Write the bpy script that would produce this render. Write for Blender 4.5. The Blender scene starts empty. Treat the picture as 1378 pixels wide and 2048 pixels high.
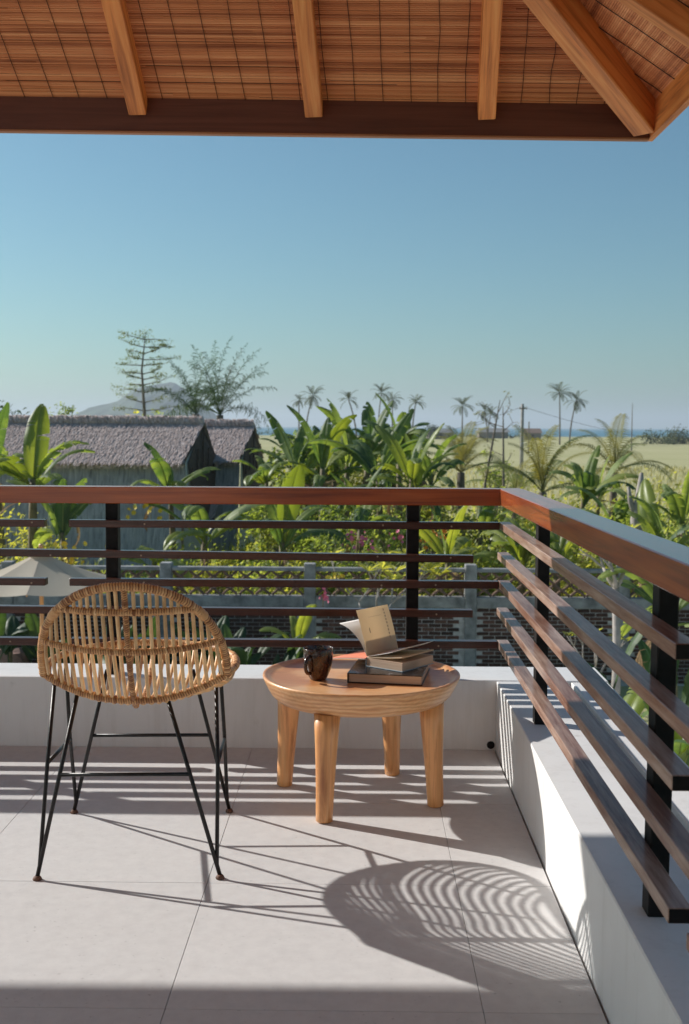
import bpy, bmesh, math, random
from mathutils import Vector, Matrix, Euler
random.seed(11)
rad = math.radians
PI = math.pi
scene = bpy.context.scene
COL = scene.collection

# ------------------------------------------------------------------ camera
CAM_H, FPX = 1.2, 2300.0
yaw, pit, rol = rad(.72), rad(4.252), rad(.30)
fwd = Vector((-math.sin(yaw)*math.cos(pit), math.cos(yaw)*math.cos(pit), -math.sin(pit)))
r0 = Vector((math.cos(yaw), math.sin(yaw), 0)); u0 = r0.cross(fwd)
RT = r0*math.cos(rol) + u0*math.sin(rol)
UP = u0*math.cos(rol) - r0*math.sin(rol)
CPOS = Vector((0, 0, CAM_H))
cam = bpy.data.cameras.new('camera'); camo = bpy.data.objects.new('camera', cam); COL.objects.link(camo)
M = Matrix.Identity(4)
for i in range(3):
    M[i][0], M[i][1], M[i][2], M[i][3] = RT[i], UP[i], -fwd[i], CPOS[i]
camo.matrix_world = M
cam.sensor_fit = 'VERTICAL'; cam.sensor_height = 36; cam.sensor_width = 24
cam.lens = FPX/2048*36
cam.clip_start = .05; cam.clip_end = 30000
cam.dof.use_dof = True; cam.dof.focus_distance = 3.15; cam.dof.aperture_fstop = 8.0
scene.camera = camo
scene.render.resolution_x, scene.render.resolution_y = 689, 1024

# ------------------------------------------------------------------ sky, sun, exposure
SUN = Vector((1.635, -.81, -1.0)).normalized()          # direction the light travels
sun_el = math.asin(-SUN.z)
sun_az = math.atan2(-SUN.x, -SUN.y)                      # clockwise from +Y towards +X
world = bpy.data.worlds.new('World'); scene.world = world; world.use_nodes = True
wn = world.node_tree.nodes; wl = world.node_tree.links
wn.clear()
wo = wn.new('ShaderNodeOutputWorld'); bg = wn.new('ShaderNodeBackground'); sk = wn.new('ShaderNodeTexSky')
sk.sky_type = 'NISHITA'; sk.sun_disc = False
sk.sun_elevation = sun_el; sk.sun_rotation = sun_az
sk.altitude = 0; sk.air_density = 1.0; sk.dust_density = .9; sk.ozone_density = 2.6
tint = wn.new('ShaderNodeMix'); tint.data_type = 'RGBA'; tint.blend_type = 'MULTIPLY'
tint.inputs[0].default_value = 1; tint.inputs[7].default_value = (.455, .655, .66, 1)
wl.new(sk.outputs[0], tint.inputs[6]); wl.new(tint.outputs[2], bg.inputs[0]); wl.new(bg.outputs[0], wo.inputs[0])
bg.inputs[1].default_value = .083
sl = bpy.data.lights.new('sun', 'SUN'); sl.energy = 3.3; sl.angle = rad(.53); sl.color = (1, .955, .895)
so = bpy.data.objects.new('sun', sl); COL.objects.link(so)
so.rotation_euler = SUN.to_track_quat('-Z', 'Y').to_euler(); so.location = (-20, 12, 14)
vs = scene.view_settings
vs.view_transform = 'Standard'; vs.look = 'None'; vs.gamma = 1; vs.exposure = .76; vs.use_curve_mapping = False
scene.render.engine = 'CYCLES'
scene.cycles.max_bounces = 8; scene.cycles.diffuse_bounces = 6; scene.cycles.transparent_max_bounces = 8
scene.cycles.volume_bounces = 0

def at(px, py, Y):
    """point of the place seen at photo position px,py at the depth Y"""
    d = RT*((px-689)/FPX) - UP*((py-1024)/FPX) + fwd
    return CPOS + d*(Y/d.y)
GZ = -3.3                                                # garden ground level

# ------------------------------------------------------------------ material helpers
def new_mat(name):
    m = bpy.data.materials.new(name); m.use_nodes = True
    nt = m.node_tree; b = nt.nodes['Principled BSDF']
    return m, nt, b
def nd(nt, t, **kw):
    n = nt.nodes.new(t)
    for k, v in kw.items(): setattr(n, k, v)
    return n
def ramp(nt, fac, stops):
    r = nd(nt, 'ShaderNodeValToRGB'); e = r.color_ramp.elements
    while len(e) < len(stops): e.new(.5)
    for i, (p, c) in enumerate(stops):
        e[i].position = p; e[i].color = (c[0], c[1], c[2], 1)
    nt.links.new(fac, r.inputs[0]); return r.outputs[0]
def coords(nt, scale=(1,1,1), rnd=True, kind='Object'):
    tc = nd(nt, 'ShaderNodeTexCoord'); mp = nd(nt, 'ShaderNodeMapping')
    mp.inputs['Scale'].default_value = scale
    nt.links.new(tc.outputs[kind], mp.inputs[0])
    if rnd:
        oi = nd(nt, 'ShaderNodeObjectInfo'); mu = nd(nt, 'ShaderNodeMath', operation='MULTIPLY'); mu.inputs[1].default_value = 37.
        nt.links.new(oi.outputs['Random'], mu.inputs[0]); nt.links.new(mu.outputs[0], mp.inputs['Location'])
    return mp.outputs[0]
def noise(nt, vec, sc=5, det=4, rough=.55, dist=0):
    n = nd(nt, 'ShaderNodeTexNoise'); n.inputs['Scale'].default_value = sc; n.inputs['Detail'].default_value = det
    n.inputs['Roughness'].default_value = rough; n.inputs['Distortion'].default_value = dist
    nt.links.new(vec, n.inputs['Vector']); return n.outputs['Fac']
def bump(nt, b, h, st=.2, d=.002):
    bp = nd(nt, 'ShaderNodeBump'); bp.inputs['Strength'].default_value = st; bp.inputs['Distance'].default_value = d
    nt.links.new(h, bp.inputs['Height']); nt.links.new(bp.outputs[0], b.inputs['Normal'])
def mixc(nt, fac, a, b_, blend='MIX'):
    m = nd(nt, 'ShaderNodeMix', data_type='RGBA', blend_type=blend)
    for s, v in ((0, fac), (6, a), (7, b_)):
        if hasattr(v, 'is_linked'): nt.links.new(v, m.inputs[s])
        elif s == 0: m.inputs[0].default_value = v
        else: m.inputs[s].default_value = (v[0], v[1], v[2], 1)
    return m.outputs[2]

def wood(name, c0, c1, c2, grain=(1.2, 28, 28), rough=.5, coat=0, bmp=.25, wear=None, vary=.25):
    m, nt, b = new_mat(name)
    v = coords(nt, grain)
    f = noise(nt, v, 1.6, 7, .62, .6)
    col = ramp(nt, f, [(.28, c0), (.5, c1), (.74, c2)])
    big = noise(nt, coords(nt, (1.5, 6, 6)), 1.2, 2)
    col = mixc(nt, .7, col, ramp(nt, big, [(.3, (.62,.58,.56)), (.55, (1,1,1)), (.75, (1.0,1.0,1.0))]), 'MULTIPLY')
    oi = nd(nt, 'ShaderNodeObjectInfo'); hv = nd(nt, 'ShaderNodeHueSaturation')
    mr = nd(nt, 'ShaderNodeMapRange'); mr.inputs[3].default_value = 1-vary; mr.inputs[4].default_value = 1+vary
    nt.links.new(oi.outputs['Random'], mr.inputs[0]); nt.links.new(mr.outputs[0], hv.inputs['Value']); nt.links.new(col, hv.inputs['Color'])
    col = hv.outputs[0]
    if wear:
        wf = noise(nt, coords(nt, (2.2, 30, 30)), 2.2, 6, .7, .3)
        wp = noise(nt, coords(nt, (1.1, 3, 3)), 1.6, 3)
        mu = nd(nt, 'ShaderNodeMath', operation='MULTIPLY'); nt.links.new(wf, mu.inputs[0]); nt.links.new(wp, mu.inputs[1])
        st = nd(nt, 'ShaderNodeMapRange'); st.inputs[1].default_value = .17; st.inputs[2].default_value = .36; st.inputs[4].default_value = .62
        nt.links.new(mu.outputs[0], st.inputs[0])
        col = mixc(nt, st.outputs[0], col, wear)
    nt.links.new(col, b.inputs['Base Color'])
    b.inputs['Roughness'].default_value = rough
    b.inputs['Coat Weight'].default_value = coat; b.inputs['Coat Roughness'].default_value = .18
    if coat > .35: b.inputs['Specular IOR Level'].default_value = .1
    bump(nt, b, f, bmp, .0015)
    return m
def plain(name, c, rough=.6, var=.12, sc=6, metal=0, bmp=0, spec=.5, bsc=60):
    m, nt, b = new_mat(name)
    v = coords(nt)
    f = noise(nt, v, sc, 5)
    col = ramp(nt, f, [(.3, [x*(1-var) for x in c]), (.7, [min(1, x*(1+var)) for x in c])])
    nt.links.new(col, b.inputs['Base Color'])
    b.inputs['Roughness'].default_value = rough; b.inputs['Metallic'].default_value = metal
    b.inputs['Specular IOR Level'].default_value = spec
    if bmp: bump(nt, b, noise(nt, v, bsc, 3), bmp, .002)
    return m
def leafmat(name, c_dark, c_light, trans=.45, rough=.4, spec=.5, tcol=None, rib=False, nsc=3):
    m, nt, b = new_mat(name)
    out = nt.nodes['Material Output']
    oi = nd(nt, 'ShaderNodeObjectInfo')
    at_ = nd(nt, 'ShaderNodeAttribute', attribute_name='tint')
    f = noise(nt, coords(nt), nsc, 3)
    ad = nd(nt, 'ShaderNodeMath', operation='ADD'); nt.links.new(f, ad.inputs[0])
    s2 = nd(nt, 'ShaderNodeMath', operation='MULTIPLY_ADD'); s2.inputs[1].default_value = .5; s2.inputs[2].default_value = -.25
    nt.links.new(oi.outputs['Random'], s2.inputs[0]); nt.links.new(s2.outputs[0], ad.inputs[1])
    ad2 = nd(nt, 'ShaderNodeMath', operation='ADD'); nt.links.new(ad.outputs[0], ad2.inputs[0]); nt.links.new(at_.outputs['Fac'], ad2.inputs[1])
    col = ramp(nt, ad2.outputs[0], [(.3, c_dark), (.85, c_light)])
    nt.links.new(col, b.inputs['Base Color'])
    b.inputs['Roughness'].default_value = rough; b.inputs['Specular IOR Level'].default_value = spec
    tr = nd(nt, 'ShaderNodeBsdfTranslucent')
    tc = tcol or (1.6, 1.7, .55)
    tm = nd(nt, 'ShaderNodeMix', data_type='RGBA', blend_type='MULTIPLY'); tm.inputs[0].default_value = 1
    nt.links.new(col, tm.inputs[6]); tm.inputs[7].default_value = (*tc, 1)
    nt.links.new(tm.outputs[2], tr.inputs[0])
    mx = nd(nt, 'ShaderNodeMixShader'); mx.inputs[0].default_value = trans
    nt.links.new(b.outputs[0], mx.inputs[1]); nt.links.new(tr.outputs[0], mx.inputs[2]); nt.links.new(mx.outputs[0], out.inputs[0])
    return m
def tintmat(name, stops, rough=.7, nsc=(3, 60, 60), bmp=.2, spec=.3):
    """colour from a per-piece tint plus grain"""
    m, nt, b = new_mat(name)
    a = nd(nt, 'ShaderNodeAttribute', attribute_name='tint')
    f = noise(nt, coords(nt, nsc, False), 1, 4)
    mu = nd(nt, 'ShaderNodeMath', operation='MULTIPLY_ADD'); mu.inputs[1].default_value = .55; mu.inputs[2].default_value = .22
    nt.links.new(f, mu.inputs[0])
    ad = nd(nt, 'ShaderNodeMath', operation='ADD'); nt.links.new(mu.outputs[0], ad.inputs[0]); nt.links.new(a.outputs['Fac'], ad.inputs[1])
    nt.links.new(ramp(nt, ad.outputs[0], stops), b.inputs['Base Color'])
    b.inputs['Roughness'].default_value = rough; b.inputs['Specular IOR Level'].default_value = spec
    bump(nt, b, f, bmp, .002)
    return m

# ------------------------------------------------------------------ mesh helpers
class MB:
    def __init__(s): s.v = []; s.f = []; s.t = []
    def add(s, vs, fs, tint=0.):
        o = len(s.v); s.v += [tuple(p) for p in vs]; s.t += [tint]*len(vs)
        s.f += [tuple(i+o for i in f) for f in fs]
    def box(s, a, b, tint=0.):
        x0, y0, z0 = a; x1, y1, z1 = b
        s.add([(x0,y0,z0),(x1,y0,z0),(x1,y1,z0),(x0,y1,z0),(x0,y0,z1),(x1,y0,z1),(x1,y1,z1),(x0,y1,z1)],
              [(0,3,2,1),(4,5,6,7),(0,1,5,4),(1,2,6,5),(2,3,7,6),(3,0,4,7)], tint)
    def tube(s, pts, r, n=8, tint=0., caps=True, twist=0.):
        pts = [Vector(p) for p in pts]; k = len(pts)
        rs = r if isinstance(r, (list, tuple)) else [r]*k
        prev = None; vs = []
        for i, p in enumerate(pts):
            t = (pts[min(i+1, k-1)] - pts[max(i-1, 0)])
            t = t.normalized() if t.length > 1e-9 else Vector((0,0,1))
            if prev is None:
                a = t.orthogonal().normalized()
            else:
                a = prev - t*prev.dot(t)
                a = a.normalized() if a.length > 1e-6 else t.orthogonal().normalized()
            prev = a; b = t.cross(a)
            for j in range(n):
                th = 2*PI*j/n
                vs.append(p + (a*math.cos(th) + b*math.sin(th))*rs[i])
        fs = [(i*n+j, i*n+(j+1) % n, (i+1)*n+(j+1) % n, (i+1)*n+j) for i in range(k-1) for j in range(n)]
        if caps: fs += [tuple(range(n-1, -1, -1)), tuple((k-1)*n+j for j in range(n))]
        s.add(vs, fs, tint)
    def lathe(s, prof, n=32, wob=None):
        vs = []; k = len(prof)
        for (r, z) in prof:
            for j in range(n):
                th = 2*PI*j/n; q = r*(wob(th) if wob else 1)
                vs.append((q*math.cos(th), q*math.sin(th), z))
        fs = [(i*n+j, i*n+(j+1) % n, (i+1)*n+(j+1) % n, (i+1)*n+j) for i in range(k-1) for j in range(n)]
        fs += [tuple(range(n-1, -1, -1)), tuple((k-1)*n+j for j in range(n))]
        s.add(vs, fs)
    def mesh(s, name, mat, smooth=False):
        me = bpy.data.meshes.new(name); me.from_pydata(s.v, [], s.f)
        a = me.attributes.new('tint', 'FLOAT', 'POINT'); a.data.foreach_set('value', s.t)
        if mat: me.materials.append(mat)
        if smooth: me.polygons.foreach_set('use_smooth', [True]*len(me.polygons))
        me.update(); return me
    def build(s, name, mat, parent=None, smooth=False, loc=None):
        return link(name, s.mesh(name, mat, smooth), parent, loc)
def link(name, me, parent=None, loc=None, rot=None, scale=None):
    o = bpy.data.objects.new(name, me); COL.objects.link(o)
    if parent: o.parent = parent
    if loc is not None: o.location = loc
    if rot is not None: o.rotation_euler = rot
    if scale is not None: o.scale = scale if hasattr(scale, '__len__') else (scale,)*3
    return o
def thing(name, label, cat, loc=(0,0,0), rz=0, group=None):
    o = bpy.data.objects.new(name, None); COL.objects.link(o); o.empty_display_size = .1
    o.location = loc; o.rotation_euler = (0, 0, rz)
    return tag(o, label, cat, group)
def tag(o, label, cat, group=None):
    o['label'] = label; o['category'] = cat
    if group: o['group'] = group
    return o
def struct(o): o['kind'] = 'structure'; return o
def stuff(o): o['kind'] = 'stuff'; return o
def bevel_box(size, off=.002, seg=1, jitter=0):
    bm = bmesh.new(); bmesh.ops.create_cube(bm, size=1)
    for v in bm.verts:
        v.co = Vector((v.co.x*size[0], v.co.y*size[1], v.co.z*size[2]))
    if off: bmesh.ops.bevel(bm, geom=bm.edges[:], offset=off, segments=seg, affect='EDGES', profile=.5)
    if jitter:
        for v in bm.verts: v.co += Vector((random.uniform(-1,1), random.uniform(-1,1), random.uniform(-1,1)))*jitter
    me = bpy.data.meshes.new('piece'); bm.to_mesh(me); bm.free(); return me
def board(name, p0, p1, w, h, mat, parent=None, up=(0,0,1), off=.002, shift=None):
    """timber from p0 to p1 (centre line); w sideways, h along up; local x runs along the grain"""
    p0, p1 = Vector(p0), Vector(p1); d = p1-p0; L = d.length; x = d.normalized()
    y = Vector(up).cross(x).normalized(); z = x.cross(y)
    me = bevel_box((L, w, h), off); me.name = name; me.materials.append(mat)
    o = link(name, me, parent)
    m = Matrix.Identity(4); c = (p0+p1)/2
    for i in range(3): m[i][0], m[i][1], m[i][2], m[i][3] = x[i], y[i], z[i], c[i]
    if shift is not None: m.translation -= Vector(shift)
    o.matrix_basis = m
    return o
def boxpart(name, a, b, mat, parent=None, off=.002):
    me = bevel_box(tuple(b[i]-a[i] for i in range(3)), off); me.name = name; me.materials.append(mat)
    return link(name, me, parent, tuple((a[i]+b[i])/2 for i in range(3)))
def lerp(a, b, t): return a+(b-a)*t
def catmull(P, n):
    P = [Vector(p) for p in P]; Q = [P[0]*2-P[1]] + P + [P[-1]*2-P[-2]]; out = []
    for i in range(1, len(Q)-2):
        for j in range(n):
            t = j/n; a, b, c, d = Q[i-1], Q[i], Q[i+1], Q[i+2]
            out.append(.5*((2*b) + (c-a)*t + (2*a-5*b+4*c-d)*t*t + (3*b-a-3*c+d)*t**3))
    out.append(P[-1]); return out

# ------------------------------------------------------------------ materials
def mk_tile():
    m, nt, b = new_mat('porcelain_tile')
    v = coords(nt)
    f1 = noise(nt, v, 2.2, 6, .6, .4); f2 = noise(nt, v, 26, 5, .65)
    col = ramp(nt, f1, [(.3, (.60,.595,.595)), (.7, (.64,.635,.635))])
    col = mixc(nt, .5, col, ramp(nt, f2, [(.3, (.54,.53,.53)), (.62, (.66,.655,.65))]))
    fl = ramp(nt, noise(nt, v, 90, 2, .5), [(.22, (.5,.5,.5)), (.32, (1,1,1))])
    col = mixc(nt, .5, col, fl, 'MULTIPLY')
    oi = nd(nt, 'ShaderNodeObjectInfo'); hv = nd(nt, 'ShaderNodeHueSaturation'); mr = nd(nt, 'ShaderNodeMapRange')
    mr.inputs[3].default_value = .965; mr.inputs[4].default_value = 1.03
    nt.links.new(oi.outputs['Random'], mr.inputs[0]); nt.links.new(mr.outputs[0], hv.inputs['Value']); nt.links.new(col, hv.inputs['Color']); col = hv.outputs[0]
    nt.links.new(col, b.inputs['Base Color'])
    b.inputs['Roughness'].default_value = .62; b.inputs['Specular IOR Level'].default_value = .35
    bump(nt, b, f2, .12, .001); return m
def mk_plaster():
    m, nt, b = new_mat('white_painted_plaster')
    v = coords(nt, rnd=False)
    f1 = noise(nt, v, 3, 5, .6); f2 = noise(nt, v, 40, 4, .6)
    col = ramp(nt, f1, [(.3, (.72,.705,.695)), (.65, (.775,.765,.755))])
    st = ramp(nt, noise(nt, v, 11, 6, .7), [(.26, (.55,.52,.48)), (.36, (1,1,1))])
    col = mixc(nt, .35, col, st, 'MULTIPLY')
    sk_ = ramp(nt, noise(nt, coords(nt, (9, 9, .8), False), 2.2, 6, .7), [(.3, (.72,.70,.67)), (.5, (1,1,1))])
    col = mixc(nt, .3, col, sk_, 'MULTIPLY')
    nt.links.new(col, b.inputs['Base Color']); b.inputs['Roughness'].default_value = .6
    bump(nt, b, f2, .10, .002); return m
M_TILE, M_PLASTER = mk_tile(), mk_plaster()
M_GROUT = plain('grey_grout', (.34,.325,.315), .95, .3, 9)
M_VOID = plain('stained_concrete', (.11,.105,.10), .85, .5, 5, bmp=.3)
M_RAIL = wood('varnished_handrail', (.17,.03,.008), (.36,.075,.016), (.50,.125,.028), (1.0, 30, 30), .5, 1.0, .06, vary=.05)
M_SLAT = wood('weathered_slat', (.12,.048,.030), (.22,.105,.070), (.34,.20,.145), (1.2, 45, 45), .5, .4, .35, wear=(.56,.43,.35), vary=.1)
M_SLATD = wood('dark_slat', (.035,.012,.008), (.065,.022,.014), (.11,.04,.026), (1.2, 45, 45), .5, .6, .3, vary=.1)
M_POST = plain('black_steel_post', (.010,.008,.008), .6, .5, 40, bmp=.2, spec=.2)
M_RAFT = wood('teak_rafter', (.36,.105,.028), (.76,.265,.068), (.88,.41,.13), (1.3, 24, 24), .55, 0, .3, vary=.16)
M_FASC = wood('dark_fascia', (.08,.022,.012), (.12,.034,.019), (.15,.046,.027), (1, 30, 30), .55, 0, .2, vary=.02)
M_FASCE_LIT = wood('fascia_lit_edge', (.28,.11,.05), (.38,.16,.075), (.44,.2,.1), (1, 30, 30), .6, 0, .2, vary=.05)
M_MAT = tintmat('bamboo_mat', [(.15, (.30,.09,.034)), (.45, (.62,.235,.095)), (.8, (.84,.42,.20))], .55, (2.5, 25, 25), .25)
M_CORD = plain('dark_cord', (.05,.018,.010), .9)
M_RATT = wood('pale_rattan', (.64,.35,.145), (.82,.53,.26), (.88,.63,.37), (12, 12, 12), .42, 0, .15, vary=.22)
M_WRAP = tintmat('rattan_wrap', [(.1, (.22,.08,.026)), (.45, (.62,.32,.13)), (.85, (.82,.53,.27))], .45, (60, 60, 60), .25, .4)
M_IRON = plain('black_iron', (.016,.014,.014), .38, .6, 55, metal=.35, bmp=.5)
M_RUST = plain('rusty_foot', (.13,.06,.035), .7, .5, 90)
def mk_table():
    m, nt, b = new_mat('suar_wood')
    tc = coords(nt, (1, 1, 3.0), False)
    f = noise(nt, tc, 3.2, 4, .5, 1.4)
    w = nd(nt, 'ShaderNodeTexWave', wave_type='RINGS', rings_direction='Y'); w.inputs['Scale'].default_value = 7; w.inputs['Distortion'].default_value = 5
    w.inputs['Detail'].default_value = 3; w.inputs['Detail Scale'].default_value = 1.4
    nt.links.new(tc, w.inputs['Vector'])
    col = mixc(nt, .45, ramp(nt, f, [(.3, (.62,.255,.095)), (.55, (.82,.43,.19)), (.75, (.88,.55,.29))]),
               ramp(nt, w.outputs['Fac'], [(.1, (.56,.215,.075)), (.6, (.86,.48,.22)), (1, (.90,.58,.32))]))
    g = noise(nt, coords(nt, (6, 90, 90), False), 1.5, 5)
    col = mixc(nt, .35, col, ramp(nt, g, [(.3, (.5,.45,.4)), (.6, (1,1,1))]), 'MULTIPLY')
    nt.links.new(col, b.inputs['Base Color']); b.inputs['Roughness'].default_value = .36
    b.inputs['Coat Weight'].default_value = .35; b.inputs['Coat Roughness'].default_value = .3
    bump(nt, b, g, .1, .001); return m
M_TABLE = mk_table()
M_TLEG = wood('suar_leg', (.46,.17,.055), (.82,.39,.145), (.90,.52,.235), (1.0, 1, 1), .38, .3, .12, vary=.08)
# leg grain runs along z
for n_ in M_TLEG.node_tree.nodes:
    if n_.type == 'MAPPING': n_.inputs['Scale'].default_value = (30, 30, 2.2)

# ------------------------------------------------------------------ terrain, sea
def mk_ground():
    m, nt, b = new_mat('field_grass')
    tc = coords(nt, rnd=False)
    f = noise(nt, tc, .035, 6, .6); g = noise(nt, coords(nt, (.15, 1, 1), False), .5, 6, .65); h = noise(nt, tc, 3.5, 4)
    c = mixc(nt, .5, ramp(nt, f, [(.35, (.42,.40,.20)), (.6, (.54,.49,.28))]), ramp(nt, g, [(.35, (.36,.36,.16)), (.62, (.58,.52,.30))]))
    c = mixc(nt, .2, c, ramp(nt, h, [(.3, (.25,.28,.10)), (.7, (.55,.5,.28))]))
    nt.links.new(c, b.inputs['Base Color']); b.inputs['Roughness'].default_value = .95; b.inputs['Specular IOR Level'].default_value = .1
    bump(nt, b, h, .5, .08); return m
M_FIELD = mk_ground()
mb = MB(); nx, ny = 40, 40
ys = [-60, -20, 5, 20, 30, 40, 55, 75, 100, 130, 170, 220, 280, 350, 430, 520, 600, 640]
xs = [-900, -600, -400, -250, -150, -90, -50, -25, -10, 0, 10, 25, 50, 90, 150, 250, 400, 600, 900]
vs = []
for y in ys:
    for x in xs:
        z = GZ + (random.uniform(-.12, .12) if y > 60 else 0)
        if y > 590: z = GZ - (y-590)/50*1.2
        vs.append((x, y, z))
mb.add(vs, [(j*len(xs)+i, j*len(xs)+i+1, (j+1)*len(xs)+i+1, (j+1)*len(xs)+i) for j in range(len(ys)-1) for i in range(len(xs)-1)])
struct(mb.build('ground', M_FIELD, smooth=True))
m_sea, nt, b = new_mat('sea_water')
f = noise(nt, coords(nt, (.02, .12, 1), False), 1, 5)
nt.links.new(ramp(nt, f, [(.3, (.02,.13,.20)), (.7, (.05,.22,.30))]), b.inputs['Base Color'])
b.inputs['Roughness'].default_value = .35; bump(nt, b, noise(nt, coords(nt, (.05, .3, 1), False), 1, 4), .6, .6)
mb = MB(); Rr = 14000
mb.add([(-Rr, 605, GZ-.75), (Rr, 605, GZ-.75), (Rr, Rr, GZ-.75), (-Rr, Rr, GZ-.75)], [(0,1,2,3)])
struct(mb.build('sea', m_sea))
m_foam = plain('sea_foam', (.8,.8,.8), .8)
mb = MB()
for k in range(14):
    x = random.uniform(-60, 220); y = random.uniform(640, 760); L = random.uniform(12, 40)
    mb.box((x, y, GZ-.74), (x+L, y+3, GZ-.55))
stuff(mb.build('surf_foam', m_foam))
struct(boxpart('bounce_patio', (-14, 4.6, GZ-.2), (16, 16.4, GZ+.03), plain('pale_bounce_paving', (.70,.67,.63), .8, .1, 2), None, 0))  # unseen paving, added to bounce sunlight up onto the ceiling
# beach strip edge is the dropping ground; hill
m_hill = plain('wooded_hill', (.06,.085,.045), 1, .5, .02, bmp=0)
mb = MB(); n1, n2 = 60, 26; vs = []
hx0, hx1, hy = at(60, 853, 2600).x, at(470, 853, 2600).x, 2600
for j in range(n2):
    for i in range(n1):
        u, v = i/(n1-1), j/(n2-1)
        prof = math.exp(-abs((u-.66)/.21)**2.4)*98 + math.exp(-((u-.36)/.13)**2)*38
        edge = min(1, u/.1, (1-u)/.1)*math.sin(PI*v)**.8
        h = prof*edge*(1+.04*math.sin(u*31+v*9)+.03*math.sin(u*67-v*23)) + random.uniform(0, 2.5)*edge
        vs.append((lerp(hx0, hx1, u), hy+(v-.5)*700, GZ-2+h))
mb.add(vs, [(j*n1+i, j*n1+i+1, (j+1)*n1+i+1, (j+1)*n1+i) for j in range(n2-1) for i in range(n1-1)])
struct(mb.build('hill', m_hill, smooth=False))

# ------------------------------------------------------------------ balcony floor
TS, TX, TY = .656, .2625, 2.285
slab = struct(boxpart('floor', (-4.2, -1.6, -.30), (.512, 4.222, -.0125), M_GROUT, None, 0))
cells = {}
i = -8
while TX+i*TS < .512:
    x0, x1 = TX+i*TS, min(TX+(i+1)*TS, .5125-.003)
    for j in range(-6, 3):
        y0, y1 = TY+j*TS, min(TY+(j+1)*TS, 4.218)
        if x1 < -4.1 or y1 < -1.55: continue
        key = (round(x1-x0, 3), round(y1-y0, 3))
        if key not in cells:
            me = bevel_box((x1-x0-.0013, y1-y0-.0013, .012), .0005); me.materials.append(M_TILE); cells[key] = me
        o = link('tile', cells[key]); o.parent = slab
        o.location = Vector(((x0+x1)/2, (y0+y1)/2, -.006+random.uniform(-.0003, .0003))) - slab.location
    i += 1

# ------------------------------------------------------------------ parapets
ZP = .262
t = thing('parapet_wall', 'low white plastered parapet wall running behind the chair and round table', 'wall', (-1.6, 4.32, 0))
def under(t, name, a, b, mat, off=.003):
    o = boxpart(name, a, b, mat, t, off); o.location = Vector(o.location) - Vector(t.location); return o
under(t, 'wall', (-4.3, 4.22, -.3), (.93, 4.47, ZP), M_PLASTER)
under(t, 'lower_wall', (-4.3, 4.24, -3.3), (.93, 4.45, -.302), M_PLASTER)
t = thing('parapet_wall', 'low white plastered parapet wall along the right edge of the tiled floor', 'wall', (.61, 1.5, 0))
under(t, 'wall', (.515, -1.6, -.3), (.705, 4.2175, ZP-.002), M_PLASTER)
t = thing('outer_ledge', 'white outer ledge beyond the dark gutter right of the parapet', 'ledge', (.86, 1.5, 0))
under(t, 'wall', (.79, -1.6, -3.3), (.928, 4.2175, ZP-.004), M_PLASTER)
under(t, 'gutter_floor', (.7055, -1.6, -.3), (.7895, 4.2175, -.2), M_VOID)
# drain hole at the corner
mb = MB(); mb.tube([(.497, 4.2195, .018), (.497, 4.2165, .018)], [.015, .014], 16)
tag(mb.build('drain_outlet', M_POST, smooth=False), 'small black drain outlet low in the far right corner', 'drain')

# ------------------------------------------------------------------ unseen house wall, white and set close behind the viewer for fill light
tag(boxpart('house_bounce_wall', (-4.3, -.85, -.3), (.92, -.55, 4.6), M_PLASTER), 'unseen white house wall set close behind the viewer to bounce light', 'wall')

# ------------------------------------------------------------------ railing
rl = thing('balcony_railing', 'varnished timber balcony railing with staggered horizontal slats and black posts', 'railing', (0, 0, ZP))
def rboard(name, p0, p1, w, h, mat, up=(0,0,1), off=.0025):
    return board(name, p0, p1, w, h, mat, rl, up, off, rl.location)
HZ = .941
rboard('handrail', (-4.3, 4.2955, HZ), (.606, 4.2955, HZ), .084, .062, M_RAIL)
# right handrail leans a little outwards towards the viewer, as built
hr = rboard('handrail', (.565, 4.2515, HZ+.001), (.597, -1.5, HZ+.016), .086, .062, M_RAIL)
for x in (-2.20, -.925, .202):
    rboard('post', (x, 4.3, ZP-.01), (x, 4.3, HZ-.031), .046, .05, M_POST, (0, 1, 0), .002)
for y in (3.62, 2.185, .75, -.7):
    rboard('post', (.581, y, ZP-.01), (.581+.006*(3.62-y)/1.4, y, HZ-.031), .05, .038, M_POST, (1, 0, 0), .002)
SZ = [.836, .719, .617, .509, .392]          # slat centre heights
YB = 4.2515
for k, z in enumerate(SZ):
    if k in (0, 2, 4): spans = [(-4.2, -1.165), (-1.075, .519)]
    else: spans = [(-4.2, -2.14), (-2.05, .425)]
    for (a, b_) in spans:
        dz = (-.004, .0035)[k % 2] if k == 1 else 0
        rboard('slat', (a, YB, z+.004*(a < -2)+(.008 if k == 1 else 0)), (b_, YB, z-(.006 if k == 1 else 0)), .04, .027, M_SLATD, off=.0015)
    if k in (0, 2, 4): spans = [(4.2735, 1.862), (1.77, -.6)]
    else: spans = [(4.305, .95), (.87, -1.5)]
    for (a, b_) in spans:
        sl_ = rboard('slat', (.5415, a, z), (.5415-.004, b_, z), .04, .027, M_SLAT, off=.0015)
        ec = boxpart('end_plate', (-.0006, -.0185, -.012), (.0006, .0185, .012), M_POST, sl_, .0003); ec.location = ((a-b_)/2+.0004, 0, 0)  # thin near-black plate on the near end of each slat
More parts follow.
